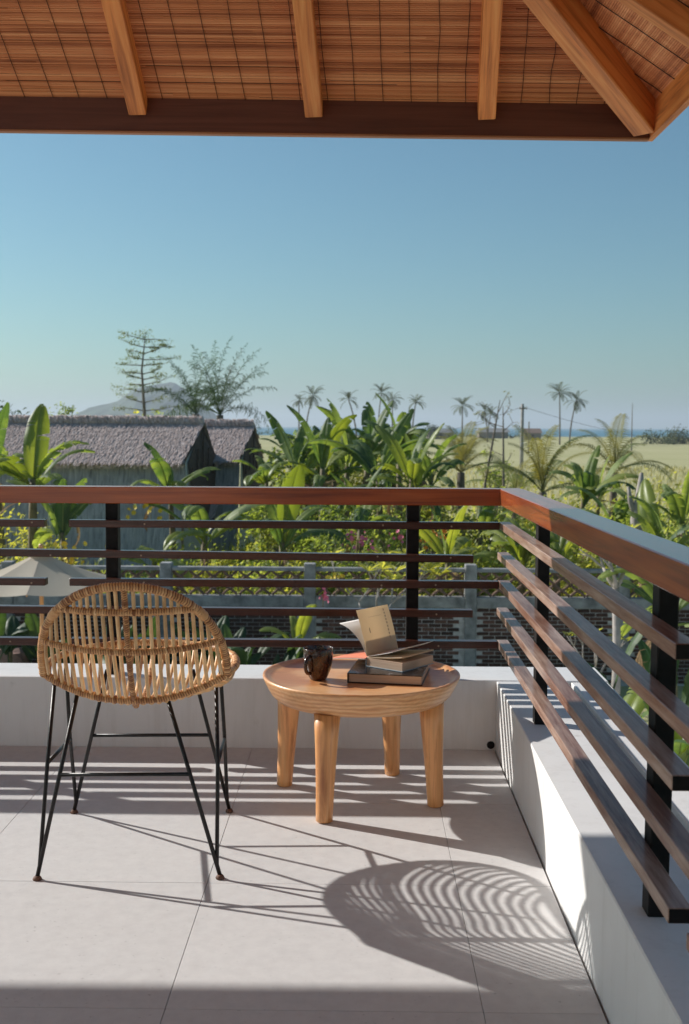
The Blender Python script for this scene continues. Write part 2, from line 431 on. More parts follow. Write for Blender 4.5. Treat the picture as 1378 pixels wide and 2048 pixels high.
# screw plugs along the slats
mb = MB()
plug = MB(); plug.tube([(0,-.0004,0),(0,.0008,0)], .0035, 8); pm = plug.mesh('screw', plain('plug', (.35,.25,.18), .6))
for k, z in enumerate(SZ):
    for x in (.3, .09, -1.12, -.8):
        if x > .4 and k in (1, 3): continue
        if x == -1.12 and k in (0, 2, 4): x = -1.25
        link('screw', pm, rl, (x+random.uniform(-.05,.05), 4.2308, z-ZP+random.uniform(-.004,.004)))

# ------------------------------------------------------------------ roof
PITCH = .65; EX, EY, EZ = 1.03, 4.232, 2.235
rf = thing('hipped_roof', 'timber hipped roof with bamboo mat ceiling over the balcony', 'roof', (0, 0, 2.2))
def rfboard(*a, **k):
    return board(*a, **k, parent=rf, shift=rf.location)
TILT = -.011                                  # the eave drops slightly to the right
def ez(x): return TILT*(x-.2)
# fascia boards: dark face, lower edge paler, bounce light put into its colour
def zb(z, x): return z + ez(x)
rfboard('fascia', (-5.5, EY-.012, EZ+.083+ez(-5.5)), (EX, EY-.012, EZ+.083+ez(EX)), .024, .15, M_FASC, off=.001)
rfboard('fascia_lit_edge', (-5.5, EY-.012, EZ+.004+ez(-5.5)), (EX-.002, EY-.012, EZ+.004+ez(EX)), .03, .008, M_FASCE_LIT, off=.0015)
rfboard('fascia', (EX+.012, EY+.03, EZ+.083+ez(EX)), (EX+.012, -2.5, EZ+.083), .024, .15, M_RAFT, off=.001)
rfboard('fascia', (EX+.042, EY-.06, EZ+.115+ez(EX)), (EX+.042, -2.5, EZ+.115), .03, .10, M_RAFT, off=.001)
MZ = 2.362                                    # height of the mat where it meets the back fascia
NB = Vector((0, -1, PITCH)).normalized(); NR = Vector((-1, 0, PITCH)).normalized()
def hipx(y): return EX-(EY-y)
# mats: thin bamboo slats, real rods laid side by side
mb = MB(); s = 0.
nB = Vector((0, -PITCH, -1)).normalized()     # under side normal of the back plane
nR = Vector((-PITCH, 0, -1)).normalized()
step = .0072
def rod(mb, p0, p1, d, n, r, tint):
    e = [(d*a*r + n*b*r*.7) for a, b in ((-1, -.3), (-.45, .8), (.45, .8), (1, -.3))]
    vs = [p0+q for q in e] + [p1+q for q in e]
    mb.add(vs, [(0,1,5,4),(1,2,6,5),(2,3,7,6)], tint)
base = random.random()
tt = 0
while s < 2.1:
    y = EY-.024 - s*NB.y*-1; z = MZ + s*NB.z
    x1 = hipx(y)+.02
    tt = .6*tt + random.gauss(0, .10)
    # slats in a few lengths, small wobble
    x = -5.2
    while x < x1:
        L = random.uniform(1.4, 3.2); xe = min(x1, x+L)
        w = random.gauss(0, .0007)
        rod(mb, Vector((x, y, z+ez(x)*max(0, 1-s)+w)), Vector((xe, y, z+ez(xe)*max(0, 1-s)+w)), NB, nB, step*.52, tt*.8+random.gauss(0, .07))
        x = xe
    s += step if s < 1.3 else .012
    if s > 1.3: step = .012
stuff(mb.build('bamboo_mat', M_MAT, rf, loc=(0, 0, -2.2)))
mb = MB(); s = 0.; step = .0075; tt = 0
while s < 2.1:
    x = EX - s*-NR.x; z = MZ+ez(EX)+.0+ s*NR.z
    y1 = EY-(EX-x)-.0
    tt = .6*tt + random.gauss(0, .10)
    rod(mb, Vector((x, -2.4, z)), Vector((x, y1, z)), NR, nR, step*.52, tt*.8+random.gauss(0, .07))
    s += step if s < 1.3 else .012
stuff(mb.build('bamboo_mat', M_MAT, rf, loc=(0, 0, -2.2)))
# solid deck above the mats
mb = MB(); zt = lambda s_: MZ + s_*PITCH + .03
yb = -2.5
T = EY-yb
def deck(off):
    return [(-6, EY+.05, MZ+off), (EX+.05, EY+.05, MZ+off), (EX-T, yb, MZ+T*PITCH+off), (-6, yb, MZ+T*PITCH+off), (EX+.05, yb, MZ+off)]
d0, d1 = deck(.02), deck(.10)
mb.add(d0+d1, [(0,1,2,3), (1,4,2), (5,8,7,6), (6,7,9), (0,5,6,1), (1,6,9,4), (3,2,7,8), (0,3,8,5), (2,4,9,7)])
mb.build('roof_deck', plain('roof_covering', (.16,.10,.075), .9, .3, 8), rf, loc=(0, 0, -2.2))
# rafters on the back slope
skew = .055
for k in range(-5, 3):
    if k <= 2:
        x0 = (-.798, -.169, .446)[k] if 0 <= k <= 2 else -.798+k*.63
        e0 = Vector((x0, EY-.026, MZ-.036+ez(x0)))
        L = min(3.6, 1.2*(EX+.0-x0+.05) ) if x0 > .3 else 3.6
        L = min(L, (EX-x0)*1.19-.06)
        e1 = e0 + Vector((-skew*L*(.36, .9, 1.05)[max(0, k)], -L*.838, L*.545))
        rfboard('rafter', e0, e1, .062, .085, M_RAFT, off=.003, up=(0, .545, .838))
# right slope rafters
for y0 in (3.45, 2.8, 2.15, 1.5, .85, .2, -.45, -1.1):
    L = min(3.4, (EY-y0)*1.19-.1)
    e0 = Vector((EX-.002, y0, MZ-.036+ez(EX))); e1 = e0 + Vector((-L*.838, 0, L*.545))
    rfboard('rafter', e0, e1, .062, .085, M_RAFT, off=.003, up=(.545, 0, .838))
# hip rafter
hd = Vector((-1, -1, PITCH)).normalized()
h0 = Vector((EX-.01, EY-.04, MZ-.06+ez(EX)))
rfboard('hip_rafter', h0, h0+hd*5, .085, .13, M_RAFT, off=.004)
# cords binding the mats
x = -1.6; k = 0
for k in range(28):
    x0 = -1.5+k*.0985
    if x0 > EX-.1: break
    L = min(2.0, (EX-x0)*1.19)
    pts = []
    for q in range(7):
        a = L*q/6
        pts.append(Vector((x0-skew*1.0*a+random.gauss(0, .002), EY-.024-a*.838, MZ+a*.545-.007+ez(x0)*max(0, 1-a))))
    mb = MB(); mb.tube(pts, .0012, 5); mb.build('binding_cord', M_CORD, rf, loc=(0, 0, -2.2))
for k in range(14):
    y0 = 4.05-k*.16; L = min(2.0, (EY-y0)*1.19)
    mb = MB(); mb.tube([(EX-a*.838*L/6, y0+random.gauss(0, .002), MZ+ez(EX)+a*.545*L/6-.007) for a in range(7)], .0017, 5)
    mb.build('binding_cord', M_CORD, rf, loc=(0, 0, -2.2))

# ------------------------------------------------------------------ rattan chair
ch = thing('rattan_chair', 'rattan shell chair with curved slatted back and thin black iron legs', 'chair', (-.62, 3.222, 0), rad(2.5))
def wrap_tube(pts, r, pitch=.0065, n=9, amp=.10, tint=0.):
    """a core wound with flat cane: small slanted ridges along the tube"""
    pts = [Vector(p) for p in pts]
    cum = [0.]
    for a, b_ in zip(pts, pts[1:]): cum.append(cum[-1]+(b_-a).length)
    L = cum[-1]; N = max(4, int(L/(pitch/3))); P = []; j = 0
    for i in range(N+1):
        d = L*i/N
        while j < len(cum)-2 and cum[j+1] < d: j += 1
        P.append(pts[j].lerp(pts[j+1], (d-cum[j])/max(1e-9, cum[j+1]-cum[j])))
    mb = MB(); prev = None; vs = []; tn = []
    wt = [random.gauss(0, .13) for _ in range(N//3+3)]; wr = [random.gauss(0, .05) for _ in range(N//3+3)]
    for i, p in enumerate(P):
        tg = (P[min(i+1, N)]-P[max(i-1, 0)]).normalized()
        a = tg.orthogonal().normalized() if prev is None else (prev-tg*prev.dot(tg)).normalized()
        prev = a; b_ = tg.cross(a)
        for q in range(n):
            th = 2*PI*q/n
            ph = (i/3 + .35*math.sin(th+.6))
            fr = ph % 1; w = int(ph) % len(wt)
            k = r*(1+wr[w]+1.7*amp*(abs(math.sin(PI*fr))**.6-.6))
            vs.append(p+tg*(.2*pitch*math.sin(th+.6)) + (a*math.cos(th)+b_*math.sin(th))*k)
            tn.append(wt[w]+tint-.5*(fr < .3))  # shadow in the gaps between cane turns put into the tint
    fs = [(i*n+q, i*n+(q+1) % n, (i+1)*n+(q+1) % n, (i+1)*n+q) for i in range(N) for q in range(n)]
    fs += [tuple(range(n-1, -1, -1)), tuple(N*n+q for q in range(n))]
    mb.v = [tuple(v) for v in vs]; mb.f = fs; mb.t = tn
    return mb
CW = .245; CO = .016
def arch(th):            # th -90..90 degrees in radians; 0 is the top of the back
    sn, cs = math.sin(th), max(0, math.cos(th))
    return Vector((CO+CW*math.copysign(abs(sn)**.92, sn), -.185-.185*cs**.95, .535+.262*cs**.86))
def hoop(s): return Vector((CO+CW*s, -.222+.042*s*s, .472+.063*abs(s)**2.2))
def frim(s):             # seat rim, s -1..1 from the left corner round the front to the right corner
    th = s*PI/2*1.0
    bul = math.sin(abs(th))
    return Vector((.288*math.sin(th)*(1-.06*bul**8), .02+.29*math.cos(th), .515+.012*math.cos(th)))
def rodpath(s):
    A = arch(math.asin(max(-1, min(1, .93*s)))); B = hoop(s); F_ = frim(s*.93)
    dip = lerp(.425, .50, abs(s)**2.2)
    Mid = A.lerp(B, .5) + Vector((0, -.012, -.006))
    B2 = B + Vector((0, .004, 0))
    S1 = Vector((lerp(B.x, F_.x, .25), lerp(B.y, F_.y, .22), lerp(.445, .515, abs(s)**2)))
    S2 = Vector((lerp(B.x, F_.x, .6), lerp(B.y, F_.y, .55), dip))
    S3 = Vector((lerp(B.x, F_.x, .9), lerp(B.y, F_.y, .86), lerp(dip, F_.z, .45)))
    return catmull([A, Mid, B2, S1, S2, S3, F_], 7)
NR_ = 25
for i in range(NR_):
    s_ = -1+2*(i+.5)/NR_
    if abs(s_) < .03: continue
    s_ += random.uniform(-.006, .006)
    mb = MB(); mb.tube(rodpath(s_*.985), .0052, 7); mb.build('rod', M_RATT, ch, smooth=True)
def onback(zc, sag, sm):
    out = []
    for i in range(33):
        s_ = -sm+2*sm*i/32; P = rodpath(s_); zz = zc+sag*(s_/sm)**2
        best = None
        for a, b_ in zip(P, P[1:]):
            if a.z >= zz >= b_.z and best is None: best = a.lerp(b_, (a.z-zz)/max(1e-6, a.z-b_.z))
        if best is None: best = P[0]
        out.append(best+Vector((0, -.003, 0)))
    return out
wrap_tube(onback(.728, .008, .80), .0095).build('cross_hoop', M_WRAP, ch, True)
wrap_tube(onback(.618, .022, .97), .0095).build('cross_hoop', M_WRAP, ch, True)
wrap_tube([hoop(-1+i/16) for i in range(33)], .0105, tint=-.04).build('seat_hoop', M_WRAP, ch, True)
sp = rodpath(0); sp = [p+Vector((0, -.004, 0)) for p in sp]
wrap_tube(sp[:18]+[sp[18]+Vector((0, -.004, -.006))], .0078, tint=-.12).build('spine', M_WRAP, ch, True)
wrap_tube(sp[17:], .008).build('seat_spine', M_WRAP, ch, True)
wrap_tube([arch(-PI/2+PI*i/48) for i in range(49)], .0112, .007, 10, .10).build('back_rim', M_WRAP, ch, True)
wrap_tube([Vector((CO-CW, -.185, .535))]+[frim(-1+i/24) for i in range(49)]+[Vector((CO+CW, -.185, .535))], .0105, .007, 9, .10, .05).build('seat_rim', M_WRAP, ch, True)
# lashings where hoops meet the rim
for sg in (-1, 1):
    pts = [arch(sg*(math.asin(.745)+.02*q-.06)) for q in range(7)]
    mb = MB(); mb.tube(pts, [.0125, .0135, .0125, .0137, .0125, .0135, .0125], 9); mb.build('lashing', M_WRAP, ch, True)
# iron frame: four legs, each a V of two rods on a foot
FT = {(-1,-1): (-.236,-.262), (1,-1): (.246,-.262), (-1,1): (-.246,.266), (1,1): (.234,.268)}
zt_ = .478
tops = {(-1,-1): ((-.222,-.08),(-.145,-.165)), (1,-1): ((.222,-.08),(.095,-.165)), (-1,1): ((-.222,.06),(-.12,.15)), (1,1): ((.222,.06),(.135,.15))}
legl = {}
for kq, (fx, fy) in FT.items():
    (ox, oy), (ix, iy) = tops[kq]; mb = MB()
    f0 = Vector((fx, fy, .008)); fv = Vector((fx*.995, fy*.99, .06))
    o1 = Vector((ox, oy, zt_+.03)); i1 = Vector((ix, iy, zt_-.004))
    kn = f0.lerp(o1, .10)
    mb.tube([f0, f0.lerp(i1, .5), i1], .0058, 8); mb.tube([f0.lerp(i1, .06), kn.lerp(o1, .5), o1], .0056, 8)
    lo = mb.build('leg', M_IRON, ch, True)
    p = MB(); p.lathe([(.0, 0), (.011, 0), (.0125, .003), (.010, .008), (.006, .012)], 12)
    p.build('foot', M_RUST, lo, True, (fx, fy, 0))
    legl[kq] = (f0, o1, i1)
def barp(kq, which, z):
    f0, o1, i1 = legl[kq]; e = (o1 if which == 'o' else i1); return f0.lerp(e, (z-f0.z)/(e.z-f0.z))
for a, b_, w, z1, z2 in (((-1,-1),(1,-1),'i',.267,.267), ((-1,1),(1,1),'i',.262,.262), ((-1,-1),(-1,1),'o',.285,.262), ((1,-1),(1,1),'o',.285,.262)):
    mb = MB(); mb.tube([barp(a, w, z1), barp(b_, w, z2)], .0055, 8); mb.build('stretcher', M_IRON, ch, True)

# ------------------------------------------------------------------ table
TCX, TCY, TZ = .010, 3.665, .405
tb = thing('side_table', 'round solid wood side table with thick dished top and four stubby legs', 'table', (TCX, TCY, 0))
wobf = lambda th: 1+.006*math.sin(2*th+.7)+.004*math.sin(3*th+2)+.003*math.sin(5*th)
mb = MB()
mb.lathe([(0.001,.320),(.20,.320),(.246,.322),(.272,.331),(.290,.348),(.303,.372),(.313,.392),(.317,.402),(.316,.4065),(.311,.4075),(.305,.4055),(.294,.399),(.28,.3955),(.20,.394),(.10,.3935),(.001,.3935)], 96, wobf)
mb.build('table_top', M_TABLE, tb, True)
for (fx, fy) in ((-.244,3.774), (-.100,3.42), (.249,3.576), (.121,3.906)):
    dx, dy = fx-TCX, fy-TCY
    mb = MB(); zs = [0, .004, .03, .10, .18, .26, .33]; rs = [.021, .0262, .0268, .0285, .032, .0365, .041]
    mb.tube([(-.07*dx*z/.33, -.07*dy*z/.33, z) for z in zs], rs, 20)
    mb.build('leg', M_TLEG, tb, True, (dx, dy, 0))

# ------------------------------------------------------------------ mug
ZS = .3942
m_mug, nt, b = new_mat('tortoise_glaze')
v = coords(nt, (1, 1, .7), False)
f = noise(nt, v, 75, 4, .6, 1.2); g = noise(nt, v, 14, 3)
c = mixc(nt, .55, ramp(nt, f, [(.36, (.008,.004,.003)), (.52, (.045,.014,.007)), (.68, (.16,.06,.022))]), ramp(nt, g, [(.4, (.006,.004,.003)), (.7, (.09,.028,.012))]))
nt.links.new(c, b.inputs['Base Color']); b.inputs['Roughness'].default_value = .22; b.inputs['Coat Weight'].default_value = .4; b.inputs['Coat Roughness'].default_value = .05
mug = thing('coffee_mug', 'dark brown mottled glazed mug with loop handle on the round table', 'mug', (-.127, 3.625, ZS))
mb = MB(); mb.lathe([(.001,0),(.024,0),(.027,.003),(.033,.015),(.0405,.034),(.0452,.055),(.0474,.08),(.0484,.1005),(.0475,.102),(.0462,.1),(.0448,.08),(.0425,.055),(.037,.035),(.001,.018)], 48)
mb.build('body', m_mug, mug, True)
mb = MB(); hp = []
for i in range(15):
    a = PI*i/14; hp.append(Vector((.0455+.026*math.sin(a)**.8, 0, .056+.027*math.cos(a)-.002)))
mb.tube(hp, [.0062]*15, 10); h_ = mb.build('handle', m_mug, mug, True); h_.rotation_euler = (0, 0, rad(-122))
mb = MB(); mb.lathe([(.001,.078),(.0445,.078),(.0445,.0785),(.001,.0785)], 32); mb.build('coffee', plain('coffee', (.012,.006,.004), .08), mug, True)

# ------------------------------------------------------------------ books
M_PAGE = wood('book_pages', (.50,.36,.26), (.60,.46,.35), (.66,.52,.41), (1.5, 1.5, 260), .85, 0, .4, vary=.0)
M_PAPER = leafmat('cream_paper', (.80,.69,.54), (.83,.72,.57), .55, .75, .2, (1, .97, .9))
M_WHITEP = plain('white_paper', (.80,.78,.75), .75, .03)
M_INK = plain('ink', (.10,.08,.07), .7)
M_FAINT = plain('faint_ink', (.55,.44,.32), .8)
m_cov, nt, b = new_mat('dark_photo_cover')
v = coords(nt, rnd=False); f = noise(nt, v, 16, 5, .6, .8)
nt.links.new(ramp(nt, f, [(.42, (.008,.008,.010)), (.55, (.03,.03,.035)), (.62, (.25,.25,.26)), (.68, (.02,.015,.014)), (.8, (.5,.22,.05))]), b.inputs['Base Color'])
b.inputs['Roughness'].default_value = .22
M_BLK = plain('black_cover', (.010,.009,.010), .3)
M_BLUEC = plain('pale_blue_cover', (.30,.38,.44), .4)
M_CORAL = plain('coral_endpaper', (.72,.22,.12), .7, .03)
b1 = thing('hardback_book', 'large dark hardback book lying flat under the open book', 'book', (.105, 3.685, ZS), rad(-9))
bw, bd, bh = .236, .262, .032
boxpart('cover', (-bw/2, -bd/2, .0004), (bw/2, bd/2, .0034), M_BLK, b1, .0006)
boxpart('cover', (-bw/2, -bd/2, bh-.003), (bw/2, bd/2, bh), m_cov, b1, .0006)
boxpart('spine', (-bw/2-.002, -bd/2, .0004), (-bw/2+.0016, bd/2, bh-.0002), M_BLK, b1, .0005)
boxpart('pages', (-bw/2+.003, -bd/2+.004, .0036), (bw/2-.004, bd/2-.004, bh-.0032), M_PAGE, b1, 0)
b2 = thing('open_book', 'cream paged book lying open with its title page standing up, stacked on a dark hardback', 'book', (.138, 3.70, ZS+bh+.0004), rad(-38))
w2, d2, h2 = .145, .178, .036
boxpart('cover', (-w2/2, -d2/2, 0), (w2/2, d2/2, .0022), M_BLUEC, b2, .0005)
boxpart('spine', (-w2/2-.0016, -d2/2, 0), (-w2/2, d2/2, h2*.8), M_BLUEC, b2, .0004)
boxpart('pages', (-w2/2+.001, -d2/2+.003, .0024), (w2/2-.003, d2/2-.003, h2-.008), M_PAGE, b2, 0)
def sheet(name, base0, base1, prof, mat, th=.0005):
    """a bent page: base0-base1 is the bound edge, prof the cross-section offsets (along n, up)"""
    mb = MB(); b0, b1_ = Vector(base0), Vector(base1)
    t_ = (b1_-b0).normalized(); n_ = t_.cross(Vector((0,0,1)))
    P = catmull([Vector((a, 0, c)) for a, c in prof], 5)
    vs = []
    for p in P: vs += [b0+n_*p.x+Vector((0,0,p.z)), b1_+n_*p.x+Vector((0,0,p.z))]
    k = len(P)
    fs = [(2*i, 2*i+1, 2*i+3, 2*i+2) for i in range(k-1)]
    mb.add(vs, fs); o = mb.build(name, mat, b2, True)
    md = o.modifiers.new('thick', 'SOLIDIFY'); md.thickness = th; md.offset = 0
    return o
x0 = -w2/2+.002; zt2 = h2-.007
# right-hand page block fanned open
sheet('page_block', (x0, -d2/2+.004, zt2), (x0, d2/2-.004, zt2), [(0,0),(.05,.004),(.10,.010),(.143,.017)], M_PAPER, .004)
sheet('loose_page', (x0, -d2/2+.004, zt2+.003), (x0, d2/2-.004, zt2+.003), [(0,0),(.05,.012),(.10,.026),(.143,.044)], M_WHITEP)
M_COVERO = plain('open_cover', (.74,.60,.45), .7, .03)
sheet('title_page', (x0-.001, -d2/2+.004, zt2+.003), (x0-.001, d2/2-.004, zt2+.003), [(0,0),(-.013,.05),(-.029,.10),(-.046,.145)], M_PAPER)
sheet('endpaper', (x0-.002, -d2/2+.004, zt2+.003), (x0-.002, d2/2-.004, zt2+.003), [(0,0),(-.028,.045),(-.072,.08),(-.115,.095)], M_WHITEP)
sheet('front_cover', (x0-.002, -d2/2, zt2-.004), (x0-.002, d2/2, zt2-.004), [(0,0),(-.05,-.004),(-.10,-.010),(-.148,-.018)], M_CORAL, .0016)
sheet('cover_back', (x0-.002, -d2/2-.001, zt2-.006), (x0-.002, d2/2+.001, zt2-.006), [(0,0),(-.05,-.004),(-.10,-.010),(-.149,-.018)], M_WHITEP, .0016)
# faint print on the title page (runs up the page as it stands)
pp = catmull([Vector((a, 0, c)) for a, c in [(0,0),(-.013,.05),(-.029,.10),(-.046,.145)]], 5)
def onpage(u, v):      # u along the bound edge 0..1, v up the page 0..1
    k = v*(len(pp)-1); i = min(int(k), len(pp)-2); p = pp[i].lerp(pp[i+1], k-i)
    return Vector((x0-.001+p.x+.0008, lerp(-d2/2+.004, d2/2-.004, u), zt2+.003+p.z))
mb = MB()
for q in range(9):
    v0 = .28+q*.075
    a, b_, c, d = onpage(.80, v0), onpage(.84, v0), onpage(.84, v0+.042), onpage(.80, v0+.042)
    mb.add([a, b_, c, d], [(0,1,2,3)])
for u0 in [.30+.05*q for q in range(8)]:
    a, b_, c, d = onpage(u0, .79), onpage(u0+.038, .79), onpage(u0+.038, .80), onpage(u0, .80)
    mb.add([a, b_, c, d], [(0,1,2,3)])
mb.build('printed_lines', M_FAINT, b2)
mb = MB(); a, b_, c, d = onpage(.23, .46), onpage(.255, .46), onpage(.25, .57), onpage(.232, .57); mb.add([a, b_, c, d], [(0,1,2,3)])
mb.build('printed_mark', plain('grey_ink', (.28,.22,.17), .8), b2)

# ================================================================== GARDEN
M_CONC = plain('weathered_concrete', (.27,.27,.27), .9, .45, 5, bmp=.4)
M_MORT = plain('mortar', (.48,.46,.45), .95, .3, 12)
M_BRICK = wood('old_brick', (.06,.032,.026), (.11,.055,.042), (.18,.09,.065), (14, 14, 14), .9, 0, .5, vary=.55)
M_LATT = plain('terracotta_lattice', (.20,.125,.09), .9, .35, 14, bmp=.3)
WY = 20.0
gw = thing('garden_wall', 'old brick garden wall with concrete pillars and a clay lattice top', 'wall', (0, WY, GZ))
PX = [-9.0, -6.15, -3.37, -.85, 1.96, 4.62, 7.3, 10.0]
def wpart(name, a, b_, mat, off=.01): return boxpart(name, (a[0], a[1]-WY, a[2]-GZ), (b_[0], b_[1]-WY, b_[2]-GZ), mat, gw, off)
wpart('backing', (-9, WY-.055, GZ-.2), (10, WY+.06, -1.955), M_MORT, 0)
for x in PX: wpart('pillar', (x-.10, WY-.12, GZ-.2), (x+.10, WY+.11, -1.19), M_CONC)
for x, x2 in zip(PX, PX[1:]):
    wpart('beam', (x+.101, WY-.10, -1.952), (x2-.101, WY+.09, -1.76), M_CONC)
    wpart('coping', (x+.101, WY-.08, -1.325), (x2-.101, WY+.08, -1.26), M_CONC)
# lattice bars: two rows of crossed curved clay bars
def bar_mesh(sg):
    mb = MB(); pts = []
    for i in range(7):
        u = i/6; pts.append((sg*(.125*(2*u-1) + -.014*math.sin(PI*2*u)), 0, .006+.208*u))
    mb.tube(pts, .026, 6); return mb.mesh('lattice_bar', M_LATT, True)
bmA, bmB = bar_mesh(1), bar_mesh(-1)
rest = MB(); cnt = 0
for x, x2 in zip(PX[1:-1], PX[2:]):
    n = int((x2-x-.2)/.27); w = (x2-x-.2)/n
    for i in range(n):
        for row in (0, 1):
            for me, sg in ((bmA, 1), (bmB, -1)):
                o = link('lattice_bar', me, gw, (x+.1+w*(i+.5), .012*sg, -1.755+row*.215-GZ))
# bricks
bl, bhh = .205, .056
bme = []
for q in range(4):
    me = bevel_box((bl, .10, bhh), .006, 1, .0025); me.name = 'brick'; me.materials.append(M_BRICK); bme.append(me)
spots = []
for x, x2 in zip(PX, PX[1:]):
    row = 0; z = -1.99
    while z > GZ:
        xx = x+.115+(.5 if row % 2 else 0)*bl
        while xx+bl < x2-.1:
            spots.append((xx+bl/2, z)); xx += bl+.014
        z -= bhh+.013; row += 1
spots.sort(key=lambda p: (abs(p[0]-2.2)/4.4)**4+((p[1]+2.35)/.62)**4)
for (x, z) in spots[:300]:
    link('brick', random.choice(bme), gw, (x, -.02+random.uniform(-.006, .006), z-GZ), (0, random.gauss(0, .01), 0))
mb = MB()
for (x, z) in spots[300:]:
    dy = random.uniform(-.006, .006)
    mb.box((x-bl/2, -.07+dy, z-bhh/2-GZ), (x+bl/2, .03, z+bhh/2-GZ), random.gauss(0, .1))
stuff(mb.build('brickwork', M_BRICK, gw))

# ------------------------------------------------------------------ leaf materials
L_BAN = leafmat('banana_leaf', (.075,.13,.058), (.29,.35,.13), .5, .5, .35, (1.7,1.65,.5))
L_BANY = leafmat('young_banana_leaf', (.17,.22,.05), (.34,.38,.10), .48, .38, .5, (1.55,1.45,.42))
L_PALM = leafmat('palm_leaf', (.09,.13,.05), (.22,.25,.10), .35, .45, .4, (1.5,1.4,.5))
L_PALMY = leafmat('yellow_palm_leaf', (.2,.2,.07), (.40,.37,.14), .35, .5, .4, (1.4,1.25,.5))
L_DARK = leafmat('dark_leaf', (.03,.06,.028), (.085,.13,.055), .3, .5, .3, (1.5,1.6,.5))
L_SHRUB = leafmat('shrub_leaf', (.15,.21,.075), (.44,.50,.20), .58, .5, .3, (1.7,1.6,.5))
L_SHRUBY = leafmat('yellow_shrub_leaf', (.26,.29,.08), (.54,.54,.18), .55, .5, .3, (1.6,1.45,.45))
L_GRASS = leafmat('grass_blade', (.26,.32,.10), (.56,.57,.22), .55, .6, .2, (1.6,1.5,.5), nsc=.3)
L_FAR = leafmat('far_palm_leaf', (.07,.09,.05), (.15,.17,.085), .25, .6, .2, (1.4,1.3,.6))
M_STEM = plain('banana_stem', (.17,.13,.06), .7, .5, 9, bmp=.4)
M_BARK = plain('grey_bark', (.20,.165,.14), .9, .4, 9, bmp=.5)
M_PBARK = plain('palm_bark', (.15,.125,.10), .9, .35, 7, bmp=.4)
M_PLUM = plain('pale_plumeria_bark', (.34,.30,.27), .8, .3, 8, bmp=.3)

# ------------------------------------------------------------------ banana plants
def banana_leaf(L, W, a0, bend, torn, seed, mat):
    """leaf with petiole rising from the origin, arching towards +x"""
    rn = random.Random(seed); mb = MB(); N = 26
    ang = a0; p = Vector((0, 0, 0)); P = [p.copy()]; A = [ang]
    tot = L*1.22
    for i in range(N):
        ang -= bend*(.25+1.5*(i/N)**1.3)/N
        p = p + Vector((math.cos(ang), 0, math.sin(ang)))*tot/N
        P.append(p.copy()); A.append(ang)
    n0 = int(N*.18)
    mb.tube(P[:n0+2], [.034*L/2-.006*L/2*i/n0 for i in range(n0+2)], 6, .2)
    mb.tube(P[n0:], [.018*L/2*(1-.85*i/(N-n0)) for i in range(N-n0+1)], 5, .7)
    ns = 4
    for side in (1, -1):
        rows = []
        off = 0
        for i in range(n0, N+1):
            u = (i-n0)/(N-n0)
            w = W*.5*(math.sin(PI*min(1, u*.97+.02))**.55)*(1-.12*u)
            nrm = Vector((-math.sin(A[i]), 0, math.cos(A[i]))); tg = Vector((math.cos(A[i]), 0, math.sin(A[i])))
            row = []
            for q in range(ns+1):
                s_ = q/ns; rise = .30*w*math.sin(s_*PI*.62) - .34*w*s_*s_*(1.0+.8*u)
                rise += .03*w*math.sin(u*26+side)*s_
                row.append(P[i] + Vector((0, side*w*s_, 0)) + nrm*rise + tg*(w*.22*s_))
            rows.append(row)
        i = 0
        while i < len(rows)-1:
            run = rn.choice((1, 1, 2, 3)) if rn.random() < torn else rn.choice((4, 6, 9))
            j = min(len(rows)-1, i+run); vs = []
            sw = Vector((rn.gauss(0, .05), 0, rn.gauss(-.03, .07)))*W*(1 if torn > .2 else .25)
            for k in range(i, j+1):
                shrink = .0 if k < j or torn < .05 else .35*W*.2
                for q in range(ns+1):
                    s_ = q/ns; pt = rows[k][q] + sw*s_*s_
                    if k == j and torn > .05 and q > 0: pt = pt.lerp(rows[k-1][q]+sw*s_*s_, .22*s_)
                    vs.append(pt)
            c = ns+1
            fs = [(a*c+q, a*c+q+1, (a+1)*c+q+1, (a+1)*c+q) for a in range(j-i) for q in range(ns)]
            mb.add(vs, fs, rn.gauss(0, .06)); i = j
    return mb.mesh('leaf', mat, True)
BL = []
M_DEADL = leafmat('dead_banana_leaf', (.20,.13,.07), (.40,.29,.17), .25, .8, .1, (1.1,1,.8))
for k, (a0, bend, torn) in enumerate([(1.42, 1.0, .1), (1.35, 1.6, .35), (1.22, 2.1, .6), (1.05, 2.4, .8), (.85, 2.3, .95), (1.5, .6, .15), (1.2, 1.6, .2), (.55, 1.9, .8)]):
    BL.append((banana_leaf(2.1, .46, a0, bend, torn, 100+k, L_BAN), banana_leaf(2.0, .48, a0, bend, torn*.6, 200+k, L_BANY)))
BLX = [(banana_leaf(2.0, .42, a0, bend, torn, 700+k, L_BAN), banana_leaf(1.8, .5, a0, bend, torn, 800+k, L_BANY)) for k, (a0, bend, torn) in enumerate([(1.3, 1.3, .5), (1.1, 1.9, .9), (1.45, .9, .5), (.7, 2.0, .9), (1.25, 2.3, .7), (.95, 1.4, .3)])]
DEADL = [banana_leaf(1.5, .26, .35, 2.6, .9, 900+k, M_DEADL) for k in range(2)]
